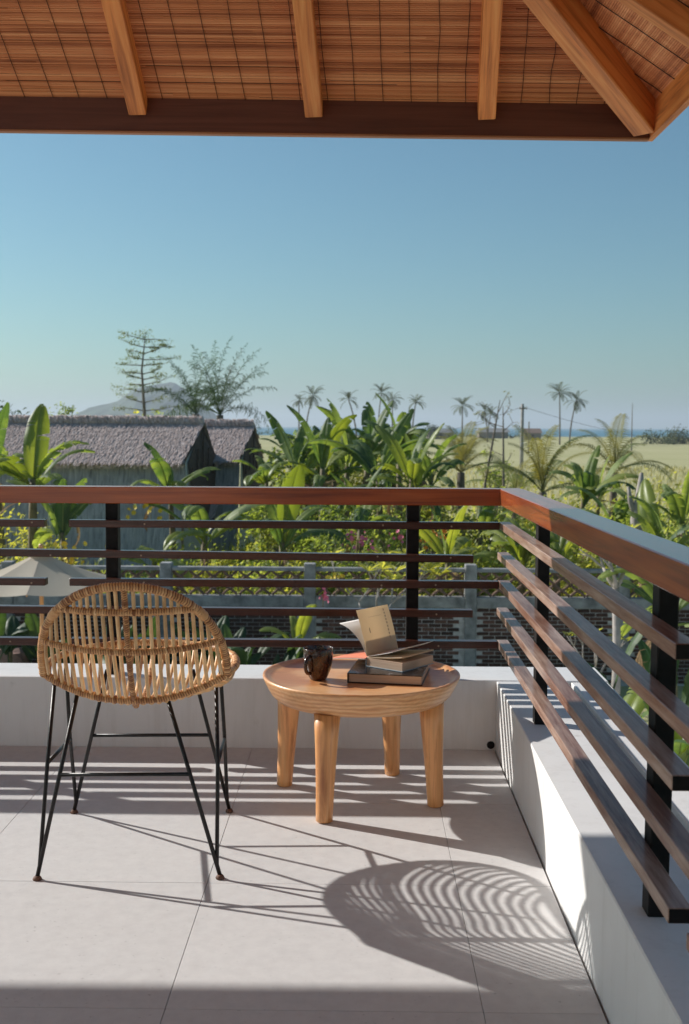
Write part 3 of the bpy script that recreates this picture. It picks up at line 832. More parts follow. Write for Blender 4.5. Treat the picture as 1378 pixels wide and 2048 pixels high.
def banana(px, topy, Y, size, label, nl=8, young=.25, seed=0, upright=.5, faces=None):
    rn = random.Random(seed*7+3); p = at(px, topy, Y); h = p.z-GZ
    t = thing('banana_plant', label, 'banana plant', (p.x, Y, GZ), rn.uniform(0, 6.28), 'banana plants in the garden')
    mb = MB(); lean = (rn.uniform(-.08, .08)*h, rn.uniform(-.05, .05)*h)
    mb.tube([(0,0,0),(lean[0]*.3,lean[1]*.3,h*.4),(lean[0]*.7,lean[1]*.7,h*.8),(lean[0],lean[1],h+.1)], [.13*size,.11*size,.085*size,.06*size], 9)
    mb.build('stem', M_STEM, t, True)
    for i in range(nl):
        u = (i+.5)/nl
        if u < upright: v = rn.choice((0, 1, 5, 6))
        else: v = rn.choice((2, 3, 4, 7, 1))
        me = (rn.choice(BLX) if rn.random() < .55 else BL[v])[1 if rn.random() < young else 0]
        az = i*2.4+rn.uniform(-.4, .4)
        s_ = size*rn.uniform(.62, .95)
        link('leaf', me, t, (lean[0], lean[1], h-.05-.25*u*size), (rn.gauss(0, .22), rn.gauss(.05, .16), az), (s_, s_*rn.uniform(1.0, 1.5), s_))
    for i in range(rn.choice((1, 2, 3))):
        link('dead_leaf', DEADL[i % 2], t, (lean[0], lean[1], h-.3*size), (0, rn.uniform(.2, .5), rn.uniform(0, 6.28)), size*rn.uniform(.6, .9))
    return t
bananas = [
 (62, 968, 23.5, 1.05, 'tall banana plant with split leaves before the left thatched roof', 9, .35, .6),
 (6, 945, 29, .9, 'banana plant cut off by the left edge of the photo, beside the thatch', 6, .4, .4),
 (352, 985, 27, .75, 'banana plant in front of the end of the nearer thatched roof', 7, .5, .5),
 (140, 1075, 22, .8, 'banana plant with broad glossy leaves showing below the handrail at left', 7, .3, .5),
 (405, 1075, 24.5, .95, 'banana plant with a big yellow-green leaf below the handrail right of the left post', 7, .6, .4),
 (300, 1125, 22, .7, 'small banana plant low behind the lattice near the left post', 6, .5, .3),
 (545, 960, 33, .85, 'banana plant at the right end of the thatched roofs', 8, .35, .6),
 (600, 945, 31, .95, 'banana plant second from left in the thick clump behind the handrail', 8, .3, .5),
 (645, 945, 30, 1.0, 'banana plant with wide bright leaves in the left half of the thick clump', 8, .5, .5),
 (695, 940, 34, 1.1, 'tall upright banana plant in the middle of the thick clump', 9, .25, .7),
 (738, 925, 35, 1.2, 'tallest banana plant of the thick clump, its leaf tips nearest the sky', 9, .35, .8),
 (770, 955, 28, .9, 'banana plant leaning out at the front of the thick clump', 8, .35, .5),
 (572, 930, 38, .85, 'banana plant behind the left edge of the thick clump', 8, .2, .5),
 (622, 920, 37, .95, 'dark banana plant at the back of the thick clump, left of its middle', 8, .1, .5),
 (668, 925, 38, .95, 'banana plant at the back of the thick clump beside the tall upright one', 8, .3, .6),
 (762, 925, 37, .95, 'banana plant at the back of the thick clump, right of the tallest', 8, .2, .5),
 (802, 930, 31, .95, 'banana plant in the right half of the thick clump with dark torn leaves', 8, .1, .4),
 (845, 975, 28, .7, 'low banana plant at the right front of the thick clump', 7, .3, .4),
 (825, 965, 26, .8, 'banana plant with two bright upright leaves just above the handrail', 7, .8, .7),
 (858, 960, 33, .85, 'rightmost banana plant of the thick clump, dark leaves arching over the field', 8, .05, .3),
 (565, 1085, 23, .85, 'banana plant below the handrail left of centre', 7, .25, .4),
 (720, 1050, 25, .85, 'banana plant with bright leaf tips just below the middle of the handrail', 7, .6, .5),
 (905, 1120, 22, .75, 'banana plant with one bright leaf right of the centre post', 6, .7, .5),
 (955, 1060, 28, .7, 'dark banana plant under the right end of the back handrail', 6, .05, .2),
 (1150, 1000, 29, .75, 'banana plant left of the dead forked trunk', 8, .35, .5),
 (1192, 985, 32, .75, 'upright banana plant behind the right handrail, next to the feathery palm', 8, .45, .7),
 (1225, 1060, 25, .8, 'banana plant with pale drooping leaves under the dead forked trunk', 8, .2, .3),
 (1040, 1120, 21.5, .85, 'banana plant with a broad bright leaf behind the railing corner', 6, .8, .6),
 (1120, 1140, 20.9, .85, 'banana plant behind the lattice right of the first right post', 7, .35, .3),
 (1320, 1110, 22, .85, 'banana plant with wide arching leaves right of the dead trunk', 8, .3, .3),
 (1372, 1050, 27, .85, 'banana plant at the right edge of the photo above the handrail', 7, .25, .3),
 (1350, 1230, 17, .8, 'banana plant seen between the right post and the edge of the photo', 7, .2, .4),
 (1268, 1470, 9.5, .45, 'small bright banana plant just beyond the white outer ledge', 6, .8, .6),
 (1372, 1560, 8.5, .45, 'small banana plant at the lower right edge beyond the outer ledge', 6, .7, .6),
 (590, 1300, 18.5, .55, 'young banana plant in front of the brick wall behind the books', 5, .8, .7),
]
for k, (px, ty, Y, sz, lab, nl, yg, upr) in enumerate(bananas):
    banana(px, ty, Y, sz, lab, nl, yg, k+1, upr)

# ------------------------------------------------------------------ palms
def frond_mesh(L, bend, a0, nleaf, ll, lw, droop, mat, seed, name='frond', rr=.011, mess=0):
    rn = random.Random(seed); mb = MB(); N = 16; ang = a0; p = Vector((0,0,0)); P = [p.copy()]; A = [ang]
    for i in range(N):
        ang -= bend*(.4+1.2*i/N)/N; p = p+Vector((math.cos(ang), 0, math.sin(ang)))*L/N; P.append(p.copy()); A.append(ang)
    mb.tube(P, [rr*L*(1-.85*i/N) for i in range(N+1)], 4, .2)
    for k in range(nleaf):
        u = .14+.86*(k+.5)/nleaf; f_ = u*N; i = min(int(f_), N-1); c = P[i].lerp(P[i+1], f_-i); a = A[i]
        tg = Vector((math.cos(a), 0, math.sin(a))); nr = Vector((-math.sin(a), 0, math.cos(a)))
        l_ = ll*math.sin(PI*(.12+.82*u))**.7*rn.uniform(.85, 1.1)
        for sd in (1, -1):
            d = (tg*.55+Vector((0, sd, 0))*.85+nr*(.25-droop*.2)).normalized()
            if mess: d = (d+Vector((rn.gauss(0,1), rn.gauss(0,1), rn.gauss(0,1)))*mess).normalized()
            m_ = c+d*l_*.5; e = m_+(d*.8+Vector((0, 0, -droop))).normalized()*l_*.5
            wv = (tg-d*tg.dot(d)).normalized()*lw*.5
            mb.add([c-wv*.5, c+wv*.5, m_+wv, m_-wv, e], [(0,1,2,3), (3,2,4)], rn.gauss(0, .09))
    return mb.mesh(name, mat)
def palm(name, label, base, h, fr, n, rtr, sc=1, seed=0, lean=(0,0), mat=M_PBARK, cat='palm', group=None, elev=None, old=None):
    rn = random.Random(seed)
    t = thing(name, label, cat, base, 0, group); mb = MB(); pts = []
    for i in range(8):
        u = i/7; pts.append((lean[0]*u*u, lean[1]*u*u, h*u))
    mb.tube(pts, [rtr*(1.35-.55*u/7) for u in range(8)], 8); mb.build('trunk', mat, t, True)
    for i in range(n):
        me = fr[rn.randrange(len(fr))]
        tilt = rn.uniform(*(elev or (-.5, .9))) if i > 2 else -.5
        link('frond', me, t, (lean[0], lean[1], h), (rn.gauss(0, .12), tilt, i*2.399+rn.uniform(-.3, .3)), sc*rn.uniform(.85, 1.1))
    return t
FC = [frond_mesh(5.2, 1.2, .75, 24, 1.1, .11, .7, L_FAR, s_, rr=.007) for s_ in (1, 2, 3)]
far = [  # px, crown y, base y, Y, lean, label
 (598, 797, 868, 300, 0, 'distant coconut palm, leftmost on the horizon above the banana clump'),
 (626, 788, 868, 290, 2, 'distant coconut palm, second from left on the horizon'),
 (697, 795, 868, 270, -2, 'distant coconut palm with ragged crown above the middle of the banana clump'),
 (763, 782, 870, 330, 1, 'tall slim distant coconut palm above the tallest banana leaves'),
 (785, 795, 870, 320, 0, 'distant coconut palm close beside the tall slim one, slightly shorter'),
 (832, 800, 872, 300, 1, 'distant coconut palm standing alone between the banana clump and the field'),
 (925, 808, 873, 310, 0, 'distant coconut palm above the small yellow palm'),
 (969, 818, 874, 340, -1, 'distant coconut palm left of the bare leaning saplings'),
 (982, 824, 874, 350, 1, 'short distant coconut palm behind the bare saplings'),
 (1119, 783, 886, 305, -.3, 'tall coconut palm in the field, left one of the pair'),
 (1153, 797, 886, 305, 1.6, 'leaning coconut palm in the field, right one of the pair'),
]
for k, (px, cy, by, Y, ln, lab) in enumerate(far):
    c = at(px, cy+4, Y); b0 = Vector((c.x-ln, Y, GZ)); sc = Y/300*.70*random.uniform(.85, 1.15)
    if px in (598, 969, 982, 785): sc *= .8
    palm('coconut_palm', lab, b0, c.z-GZ, FC, 20, .17, sc, 50+k, (ln, 0), group='coconut palms on the horizon', elev=(-.6, 1.3))
FM = [frond_mesh(2.6, 1.5, 1.0, 28, .55, .04, .8, L_PALM, 10), frond_mesh(2.4, 2.0, .9, 28, .55, .04, .9, L_PALM, 11), frond_mesh(2.5, 1.2, 1.15, 28, .5, .04, .6, L_PALMY, 12)]
FY = [frond_mesh(2.2, 1.3, 1.2, 26, .5, .04, .6, L_PALMY, 13), frond_mesh(2.3, 1.9, 1.0, 26, .5, .04, .8, L_PALMY, 14), frond_mesh(2.2, 1.6, 1.1, 26, .5, .04, .7, L_PALM, 15)]
def mid(px, crown_y, Y, fr, n, sc, lab, seed, r=.12, elev=(-.35, .8), name='palm_tree'):
    c = at(px, crown_y, Y); palm(name, lab, Vector((c.x, Y, GZ)), c.z-GZ, fr, n, r, sc, seed, (0, 0), group='small palms in the garden', elev=elev)
mid(922, 945, 40, FY, 15, .95, 'small yellow-green palm standing alone before the field', 71, .16, (-.4, .7))
mid(1085, 985, 36, FM, 14, .95, 'low dark palm behind the right handrail below the utility pole', 72, .16, (-.3, .6))
mid(1228, 945, 38, FY, 14, .95, 'feathery yellow palm above the dead forked trunk', 73, .13, (-.3, .7))
mid(1030, 1000, 44, FM, 12, .85, 'low palm just behind the railing corner', 74, .14)
FD = [frond_mesh(4.8, 1.2, 1.15, 34, .8, .04, 1.0, L_DARK, 16, rr=.006, mess=.35), frond_mesh(4.4, 2.0, 1.0, 36, .85, .04, 1.2, L_DARK, 17, rr=.006, mess=.35), frond_mesh(5.2, .7, 1.2, 30, .7, .04, .9, L_DARK, 18, rr=.006, mess=.45)]
def darkpalm(px, cy, Y, n, sc, lab, seed, elev):
    c = at(px, cy, Y); palm('palm_tree', lab, Vector((c.x, Y, GZ)), c.z-GZ, FD, n, .2, sc, seed, (0,0), group='dark palms behind the thatched roofs', elev=elev)
darkpalm(440, 830, 56, 22, .78, 'dark shaggy palm rising behind the thatched roofs', 81, (-.35, .5))
darkpalm(392, 828, 52, 16, .58, 'lower dark palm left of the shaggy one behind the thatch', 82, (-.2, .6))

# ------------------------------------------------------------------ leafy crowns
def leaf_cloud(mb, clumps, n, size, rn, flat=.6, tintsd=.1):
    for c, r in clumps:
        for _ in range(n):
            d = Vector((rn.gauss(0, 1), rn.gauss(0, 1), rn.gauss(0, 1)*flat)); d = d.normalized()*(rn.random()**.5)
            p = Vector(c)+Vector((d.x*r, d.y*r, d.z*r))
            q = Euler((rn.uniform(-.9, .9), 0, 0)).to_matrix() @ Euler((0, rn.uniform(-.8, .8)-.55, 0)).to_matrix() @ Euler((0, 0, rn.uniform(0, 6.28))).to_matrix()
            s_ = size*rn.uniform(.6, 1.3)
            mb.add([p+q@Vector(v)*s_ for v in ((-.5,0,0), (0,-.22,.06), (.5,0,-.05), (0,.22,.06))], [(0,1,2), (0,2,3)], rn.gauss(0, tintsd))
def branchy(mb, p0, d, L, r, depth, rn, tips, spread=.6):
    p0 = Vector(p0); d = Vector(d).normalized(); mid_ = p0+d*L*.5+Vector((rn.gauss(0,.04),rn.gauss(0,.04),rn.gauss(0,.03)))*L; p1 = p0+d*L+Vector((0,0,.03*L))
    mb.tube([p0, mid_, p1], [r, r*.8, r*.6], 6)
    if depth == 0: tips.append(p1); return
    for _ in range(rn.choice((2, 2, 3))):
        nd_ = (d+Vector((rn.gauss(0,1), rn.gauss(0,1), rn.gauss(.15,.7)))*spread).normalized()
        branchy(mb, p1, nd_, L*rn.uniform(.6, .85), r*.6, depth-1, rn, tips, spread)
def bush(px, py, Y, w, h, mat, lab, seed, size=.14, n=70, name='shrub', base=None):
    rn = random.Random(seed); c = at(px, py, Y); zb = GZ if base is None else base
    t = thing(name, lab, 'shrub', (c.x, Y, zb)); top = c.z-zb
    cl = []; tr = MB()
    for _ in range(16):
        a = rn.uniform(0, 6.28); rr = rn.random()**.5
        p = Vector((math.cos(a)*rr*w*.5, math.sin(a)*rr*w*.4, top-h*.5*rr*rr-rn.random()*h*.75)); p.z = max(.1, p.z)
        cl.append((p, rn.uniform(.16, .3)*w)); tr.tube([(p.x*.1, p.y*.1, 0), (p.x*.5, p.y*.5, p.z*.6), p], [.03, .02, .008], 5)
    tr.build('stems', M_BARK, t)
    mb = MB(); leaf_cloud(mb, cl, n, size, rn, .8); mb.build('foliage', mat, t); return t
bush(598, 825, 36, 2.0, 3.4, L_SHRUB, 'round leafed shrub at the left side of the banana clump', 1, .26, 130)
bush(575, 900, 34, 2.4, 2.8, L_SHRUBY, 'pale yellowish shrub at the foot of the thatched gable', 2, .17, 70)
bush(880, 1055, 25, 2.0, 1.9, L_SHRUB, 'leafy shrub behind the lattice right of the centre post', 3, .15, 80)
bush(935, 1065, 24, 1.8, 1.6, L_SHRUBY, 'shrub with orange-tinged leaves behind the right end of the back slats', 4, .15, 70)
bush(655, 1075, 24, 2.0, 1.6, L_SHRUB, 'flowering shrub below the middle of the handrail', 5, .14, 80)
bush(480, 1075, 25, 2.2, 1.5, L_SHRUB, 'light green shrub behind the lattice right of the chair', 6, .15, 70)
bush(1130, 1085, 23, 2.0, 1.6, L_SHRUBY, 'yellow leafed shrub behind the lattice right of the first right post', 7, .16, 80)
bush(1175, 1120, 21.6, 1.6, 1.4, L_SHRUBY, 'bright yellow shrub just behind the lattice by the pale trunk', 8, .15, 80)
bush(1010, 1000, 30, 2.4, 1.8, L_SHRUB, 'low shrub behind the railing corner', 9, .16, 70)
bush(1150, 985, 27, 2.2, 1.8, L_SHRUB, 'shrub beneath the banana leaves left of the dead trunk', 10, .16, 70)
bush(1330, 1010, 27, 2.6, 2.0, L_SHRUB, 'broad green shrub right of the dead trunk', 11, .18, 80)
bush(20, 1010, 26, 1.8, 2.0, L_SHRUBY, 'yellow-green shrub at the left edge behind the handrail end', 12, .16, 80)
bush(95, 1110, 21.4, 1.6, 1.0, L_SHRUBY, 'yellow flowering shrub behind the parasol', 13, .14, 70)
bush(1375, 1150, 20.8, 2.0, 2.2, L_SHRUB, 'dark green shrub at the right edge behind the lattice', 14, .18, 80)
bush(250, 835, 58, 3.2, 2.6, L_SHRUBY, 'yellow-green tree crown under the tall spindly tree', 15, .3, 70)
bush(315, 820, 60, 3.4, 2.6, L_SHRUB, 'rounded tree crown right of the spindly trunk behind the thatch', 16, .3, 60)
bush(20, 795, 60, 2.6, 3.0, L_DARK, 'dark tree crown at the left edge above the thatch', 17, .3, 60)
bush(120, 808, 64, 2.4, 2.0, L_SHRUB, 'small tree crown between the left banana leaves and the hill', 18, .25, 50)
bush(1280, 960, 33, 3.0, 1.9, L_SHRUBY, 'yellowish shrub behind the dead forked trunk', 19, .18, 70)
bush(805, 1010, 30, 2.6, 2.0, L_SHRUB, 'shrub under the right side of the banana clump', 20, .18, 70)
bush(990, 900, 48, 1.4, 1.6, L_SHRUB, 'slim shrub between the yellow palm and the bare saplings', 21, .18, 40)
bush(350, 1075, 26, 2.2, 1.8, L_SHRUB, 'green shrub behind the lattice above the chair back', 31, .15, 80)
bush(420, 1110, 22.5, 1.6, 1.2, L_SHRUBY, 'low yellow-green shrub just behind the lattice right of the chair', 32, .14, 80)
bush(530, 1050, 28, 2.4, 2.2, L_SHRUBY, 'bright shrub below the handrail at the foot of the farther thatched house', 33, .16, 80)
bush(600, 1100, 22.4, 1.8, 1.3, L_SHRUBY, 'pale grassy shrub behind the lattice pillar left of the centre post', 34, .14, 80)
bush(700, 1040, 29, 2.4, 2.0, L_SHRUB, 'wide shrub beneath the middle of the banana clump', 35, .17, 80)
bush(775, 1110, 22.2, 1.6, 1.3, L_SHRUBY, 'light green shrub behind the lattice left of the centre post', 36, .14, 80)
bush(850, 1120, 21.6, 1.5, 1.1, L_SHRUBY, 'low pale shrub behind the lattice just right of the centre post', 37, .13, 80)
bush(1000, 1070, 25, 2.0, 1.6, L_SHRUB, 'green shrub seen through the railing corner', 38, .15, 80)
bush(1060, 1030, 30, 2.6, 1.8, L_SHRUBY, 'pale shrub right of the railing corner', 39, .17, 80)
bush(1210, 1060, 26, 2.4, 1.6, L_SHRUBY, 'pale yellow shrub under the dead forked trunk', 40, .17, 80)
bush(650, 845, 40, 2.4, 3.0, L_SHRUB, 'small leafed tree top in the left part of the banana clump', 41, .26, 130)
bush(800, 880, 36, 2.4, 3.0, L_SHRUB, 'dense shrub behind the right half of the banana clump', 42, .26, 130)
bush(735, 845, 42, 2.8, 3.0, L_SHRUBY, 'yellowish tree top behind the tallest banana plant', 43, .26, 130)
bush(570, 945, 29, 2.0, 2.2, L_SHRUB, 'leafy undergrowth just above the handrail left of the banana clump', 44, .17, 110)
bush(690, 965, 27, 2.2, 2.0, L_SHRUB, 'leafy undergrowth just above the handrail in the middle of the banana clump', 45, .16, 110)
bush(870, 970, 30, 2.0, 1.8, L_SHRUBY, 'pale undergrowth above the handrail right of the banana clump', 46, .16, 90)
bush(1120, 975, 31, 2.4, 1.8, L_SHRUBY, 'pale undergrowth right of the low dark palm', 47, .17, 90)
bush(1250, 1030, 24, 2.4, 1.8, L_SHRUB, 'dense green undergrowth around the dead forked trunk', 48, .16, 110)
bush(1365, 1080, 22, 2.2, 1.8, L_SHRUB, 'dense green undergrowth at the right edge above the handrail', 49, .16, 110)
bush(780, 1060, 25, 2.2, 1.8, L_SHRUB, 'leafy undergrowth just left of the centre post', 50, .15, 110)
# flowers
def flowers(px, py, Y, col, lab, seed, n=9, r=.05, spread=.12):
    rn = random.Random(seed); c = at(px, py, Y); r *= .75
    t = thing('flower_cluster', lab, 'flowers', c, 0, 'flower clusters in the garden')
    mb = MB()
    for k in range(6):
        a = k*1.047; u = Vector((math.cos(a), -.45, math.sin(a)))*r; w_ = Vector((-math.sin(a), 0, math.cos(a)))*r*.6
        mb.add([(0,0,0), u*.6+w_, u*1.1, u*.6-w_], [(0,1,2,3)])
    me = mb.mesh('flower', col)
    for _ in range(n*2):
        link('flower', me, t, (rn.gauss(0, spread), rn.gauss(0, spread), rn.gauss(0, spread*.7)), (rn.uniform(-.9,.9), rn.uniform(0,3), rn.uniform(-.9,.9)), rn.uniform(.7, 1.2))
    mb = MB(); mb.tube([(0, .1, -.35), (0, .05, 0)], .008, 5); mb.build('stem', M_STEM, t)
F_PINK = plain('pink_petal', (.72,.17,.28), .6); F_OR = plain('orange_petal', (.75,.28,.04), .6); F_YE = plain('yellow_petal', (.75,.55,.05), .6)
flowers(715, 1080, 22, F_PINK, 'pink flower cluster left of the centre post, the larger one', 1)
flowers(748, 1094, 21.8, F_PINK, 'small pink flower cluster just below the larger pink one', 2, 5, .04)
flowers(805, 1066, 23, F_PINK, 'pink flower cluster right beside the centre post', 3, 6)
flowers(884, 1066, 22.5, F_OR, 'orange flower cluster below the right end of the back handrail', 4, 14, .06, .2)
flowers(300, 1012, 24.5, F_YE, 'yellow flower cluster hanging below the handrail right of the left post', 5, 14, .07, .22)
flowers(135, 1113, 20.8, F_YE, 'yellow flower cluster just right of the parasol top', 6, 12, .07, .2)
flowers(672, 1152, 19.2, F_YE, 'yellow bloom against the lattice left of the plumeria', 7, 5, .05, .08)
flowers(646, 1190, 18.8, F_PINK, 'pink bloom low against the lattice left of the plumeria', 8, 4, .05, .06)
# plumeria trees in front of the wall
def plumeria(px, topy, Y, lab, seed, h_tr, nl, w=.5, leafmat_=L_BANY, r=.06):
    rn = random.Random(seed); c = at(px, topy, Y); H_ = c.z-GZ
    t = thing('plumeria_tree', lab, 'tree', (c.x, Y, GZ)); mb = MB(); tips = []
    mb.tube([(0,0,0),(.04,0,h_tr*.5),(0,.03,h_tr)], [r*1.2, r, r*.8], 8)
    for k in range(3):
        a = k*2.1+rn.uniform(0, .8)
        branchy(mb, (0,.03,h_tr-.02), (math.cos(a)*.6, math.sin(a)*.6, .9), (H_-h_tr)*.42, r*.6, 2, rn, tips, .5)
    mb.build('trunk', M_PLUM, t, True)
    mb = MB()
    for p in tips:
        for k in range(nl):
            a = k*2.4; d = Vector((math.cos(a), math.sin(a), rn.uniform(.1, .9))).normalized(); l_ = w*rn.uniform(.35, .6); wv = Vector((-math.sin(a), math.cos(a), 0))*l_*.16
            m_ = p+d*l_*.5+Vector((0,0,.02)); e = p+d*l_+Vector((0,0,-.06*l_))
            mb.add([p, m_-wv, e, m_+wv], [(0,1,2),(0,2,3)], rn.gauss(0, .12))
    mb.build('foliage', leafmat_, t); return t
plumeria(745, 1085, 18.8, 'small plumeria tree in front of the wall near the centre post', 5, 1.0, 7, .55, L_SHRUBY, .035)
plumeria(1235, 1060, 16.5, 'plumeria tree with pale grey trunk in front of the wall at right', 6, 2.2, 6, .5, L_SHRUBY, .065)
plumeria(1190, 1255, 17.5, 'bare young plumeria with forked pale branches before the dark brickwork', 8, .6, 2, .25, L_SHRUBY, .04)
# dead forked trunk
c = at(1278, 945, 23); t = thing('dead_tree', 'dead grey forked tree trunk standing above the right handrail', 'tree', (c.x, 23, GZ))
mb = MB(); h = c.z-GZ
mb.tube([(0,0,0),(.05,0,h*.5),(-.03,0,h*.74),(.03,0,h*.86),(.05,0,h)], [.16,.13,.12,.10,.035], 9)
mb.tube([(-.02,0,h*.74),(-.16,0,h*.84),(-.20,0,h*.92)], [.075,.055,.03], 7)
mb.tube([(.03,0,h*.84),(.12,0,h*.92),(.11,0,h*.95)], [.06,.04,.02], 7); mb.build('trunk', M_PLUM, t, True)
# dark broad-leaved plants on the shaded garden side
def clump(px, py, Y, n, L, mat, lab, seed):
    rn = random.Random(seed); c = at(px, py, Y); t = thing('broadleaf_plant', lab, 'plant', (c.x, Y, GZ), 0, 'dark plants before the garden wall'); hh = c.z-GZ
    for i in range(n):
        me = BL_D[rn.randrange(len(BL_D))]; s_ = L*rn.uniform(.7, 1.2)
        link('leaf', me, t, (rn.gauss(0, .3), rn.gauss(0, .2), max(0, hh-L*rn.uniform(.7, 1.5))), (0, rn.gauss(0, .25), rn.uniform(0, 6.28)), s_/1.9)
    st = MB(); st.tube([(0,0,0),(0,0,max(.3, hh*.6))], [.05,.03], 6); st.build('stem', M_STEM, t)
BL_D = [banana_leaf(1.9, .8, a0, bd_, 0, 300+k, L_DARK) for k, (a0, bd_) in enumerate([(1.3, .9), (1.0, 1.3), (.7, 1.2), (1.45, .5)])]
for k, (px, py, Y, n, L, lab) in enumerate([
 (20, 1240, 18.5, 12, .8, 'dark broadleaf plant under the parasol at the left edge'),
 (120, 1250, 18.8, 12, .8, 'dark broadleaf plant right of the parasol pole'),
 (215, 1245, 18.6, 11, .8, 'dark broadleaf plant seen through the chair back'),
 (300, 1255, 18.9, 11, .75, 'dark broadleaf plant behind the right half of the chair back'),
 (420, 1250, 18.7, 12, .8, 'dark broadleaf plant right of the chair before the brick wall'),
 (490, 1275, 18.2, 11, .7, 'dark broadleaf plant between the chair and the mug'),
 (560, 1290, 18.0, 9, .6, 'low dark broadleaf plant just left of the mug'),
 (1340, 1300, 13, 10, .7, 'dark broadleaf plant beyond the railing at the right edge')]):
    clump(px, py, Y, n, L, L_DARK, lab, 400+k)

# ------------------------------------------------------------------ tall spindly tree, saplings
def spindly(px, topy, Y, lab):
    rn = random.Random(77); c = at(px, topy, Y); H_ = c.z-GZ; t = thing('spindly_tree', lab, 'tree', (c.x, Y, GZ))
    tr = MB(); tr.tube([(0,0,0),(.1,0,H_*.5),(-.05,0,H_*.8),(.15,0,H_)], [.13,.09,.05,.015], 7); lf = MB()
    k = 0; z = H_*.58
    while z < H_*1.0:
        for sd in (1, -1):
            L = rn.uniform(.9, 1.7)*(1.0-.2*(z/H_-.6))
            a = rn.uniform(-.6, .6); d = Vector((sd*math.cos(a), math.sin(a), rn.uniform(.0, .35)))
            p0 = Vector((.05, 0, z)); p1 = p0+d*L*.5; p2 = p0+d*L+Vector((0,0,rn.uniform(-.12, .12)))
            tr.tube([p0, p1, p2], [.03,.02,.008], 5)
            for q in range(5):
                cc = p0.lerp(p2, .35+.65*q/4)+Vector((rn.gauss(0,.08), rn.gauss(0,.2), rn.gauss(.03,.05)))
                leaf_cloud(lf, [(cc, rn.uniform(.14, .34))], rn.choice((8, 22, 40)), .11, rn, .35)
        z += rn.uniform(.26, .55)
    leaf_cloud(lf, [((.15,0,H_), .35), ((-.2,.1,H_-.25), .4), ((.3,0,H_-.4), .35)], 45, .13, rn, .5)
    tr.build('trunk', M_BARK, t, True); lf.build('crown', L_PALM, t)
spindly(285, 665, 56, 'tall spindly tree with airy layered branches behind the thatched roof')
def sapling(px, topy, Y, lean, lab, seed):
    rn = random.Random(seed); c = at(px, topy, Y); H_ = c.z-GZ; t = thing('bare_sapling', lab, 'tree', (c.x-lean, Y, GZ)); mb = MB(); tips = []
    mb.tube([(0,0,0),(lean*.3,0,H_*.45),(lean*.75,0,H_*.8),(lean,0,H_)], [.07,.05,.035,.012], 6)
    for k in range(7):
        u = rn.uniform(.45, .95); branchy(mb, (lean*u, 0, H_*u), (rn.gauss(0, 1), rn.gauss(0, .6), .5), .5, .018, 1, rn, tips, .5)
    mb.build('trunk', M_BARK, t); lf = MB(); leaf_cloud(lf, [(p, .16) for p in tips], 3, .12, rn); lf.build('foliage', L_PALMY, t)
sapling(1000, 800, 42, .7, 'thin bare sapling leaning right beside the yellow palm', 1)
sapling(1006, 812, 46, -.1, 'thin upright bare sapling just right of the leaning one', 2)
sapling(985, 1010, 30, .1, 'short bare sapling under the right end of the back handrail', 3)

# ------------------------------------------------------------------ thatched houses
M_TH = tintmat('old_thatch', [(.1, (.26,.20,.18)), (.45, (.56,.45,.41)), (.85, (.78,.66,.61))], .95, (9, 9, 2), .3, .1)
M_THW = tintmat('grey_thatch_wall', [(.1, (.22,.22,.245)), (.45, (.42,.42,.45)), (.85, (.58,.575,.60))], .95, (9, 9, 2), .3, .1)
M_GABLE = plain('woven_gable', (.10,.068,.054), .9, .4, 20, bmp=.3)
M_WHITE = plain('white_render', (.62,.62,.60), .8, .1)
def thatch(mb, p0, p1, q0, q1, n, L, w, rn, layers=9):
    """blades of straw over the slope p0-p1 (top edge) to q0-q1 (lower edge)"""
    p0, p1, q0, q1 = map(Vector, (p0, p1, q0, q1)); down = (q0-p0).normalized(); side = (p1-p0).normalized(); nr = down.cross(side); nr = nr if nr.y < 0 or nr.z > 0 else -nr
    if nr.z < 0: nr = -nr
    mb.add([p0, p1, q1, q0], [(0,1,2,3)], -.15)
    for k in range(n):
        u = rn.random(); v = (rn.randrange(layers)+rn.gauss(.5, .25))/layers
        a = p0.lerp(p1, u).lerp(q0.lerp(q1, u), max(0, min(1, v)))
        l_ = L*rn.uniform(.6, 1.3); ww = w*rn.uniform(.5, 1.2); lift = rn.uniform(.01, .07)
        e = a+down*l_+side*rn.gauss(0, .045)*l_+nr*lift*.7
        mb.add([a-side*ww+nr*.015, a+side*ww+nr*.015, e+side*ww*.5, e-side*ww*.5], [(0,1,2,3)], rn.gauss(0, .14))
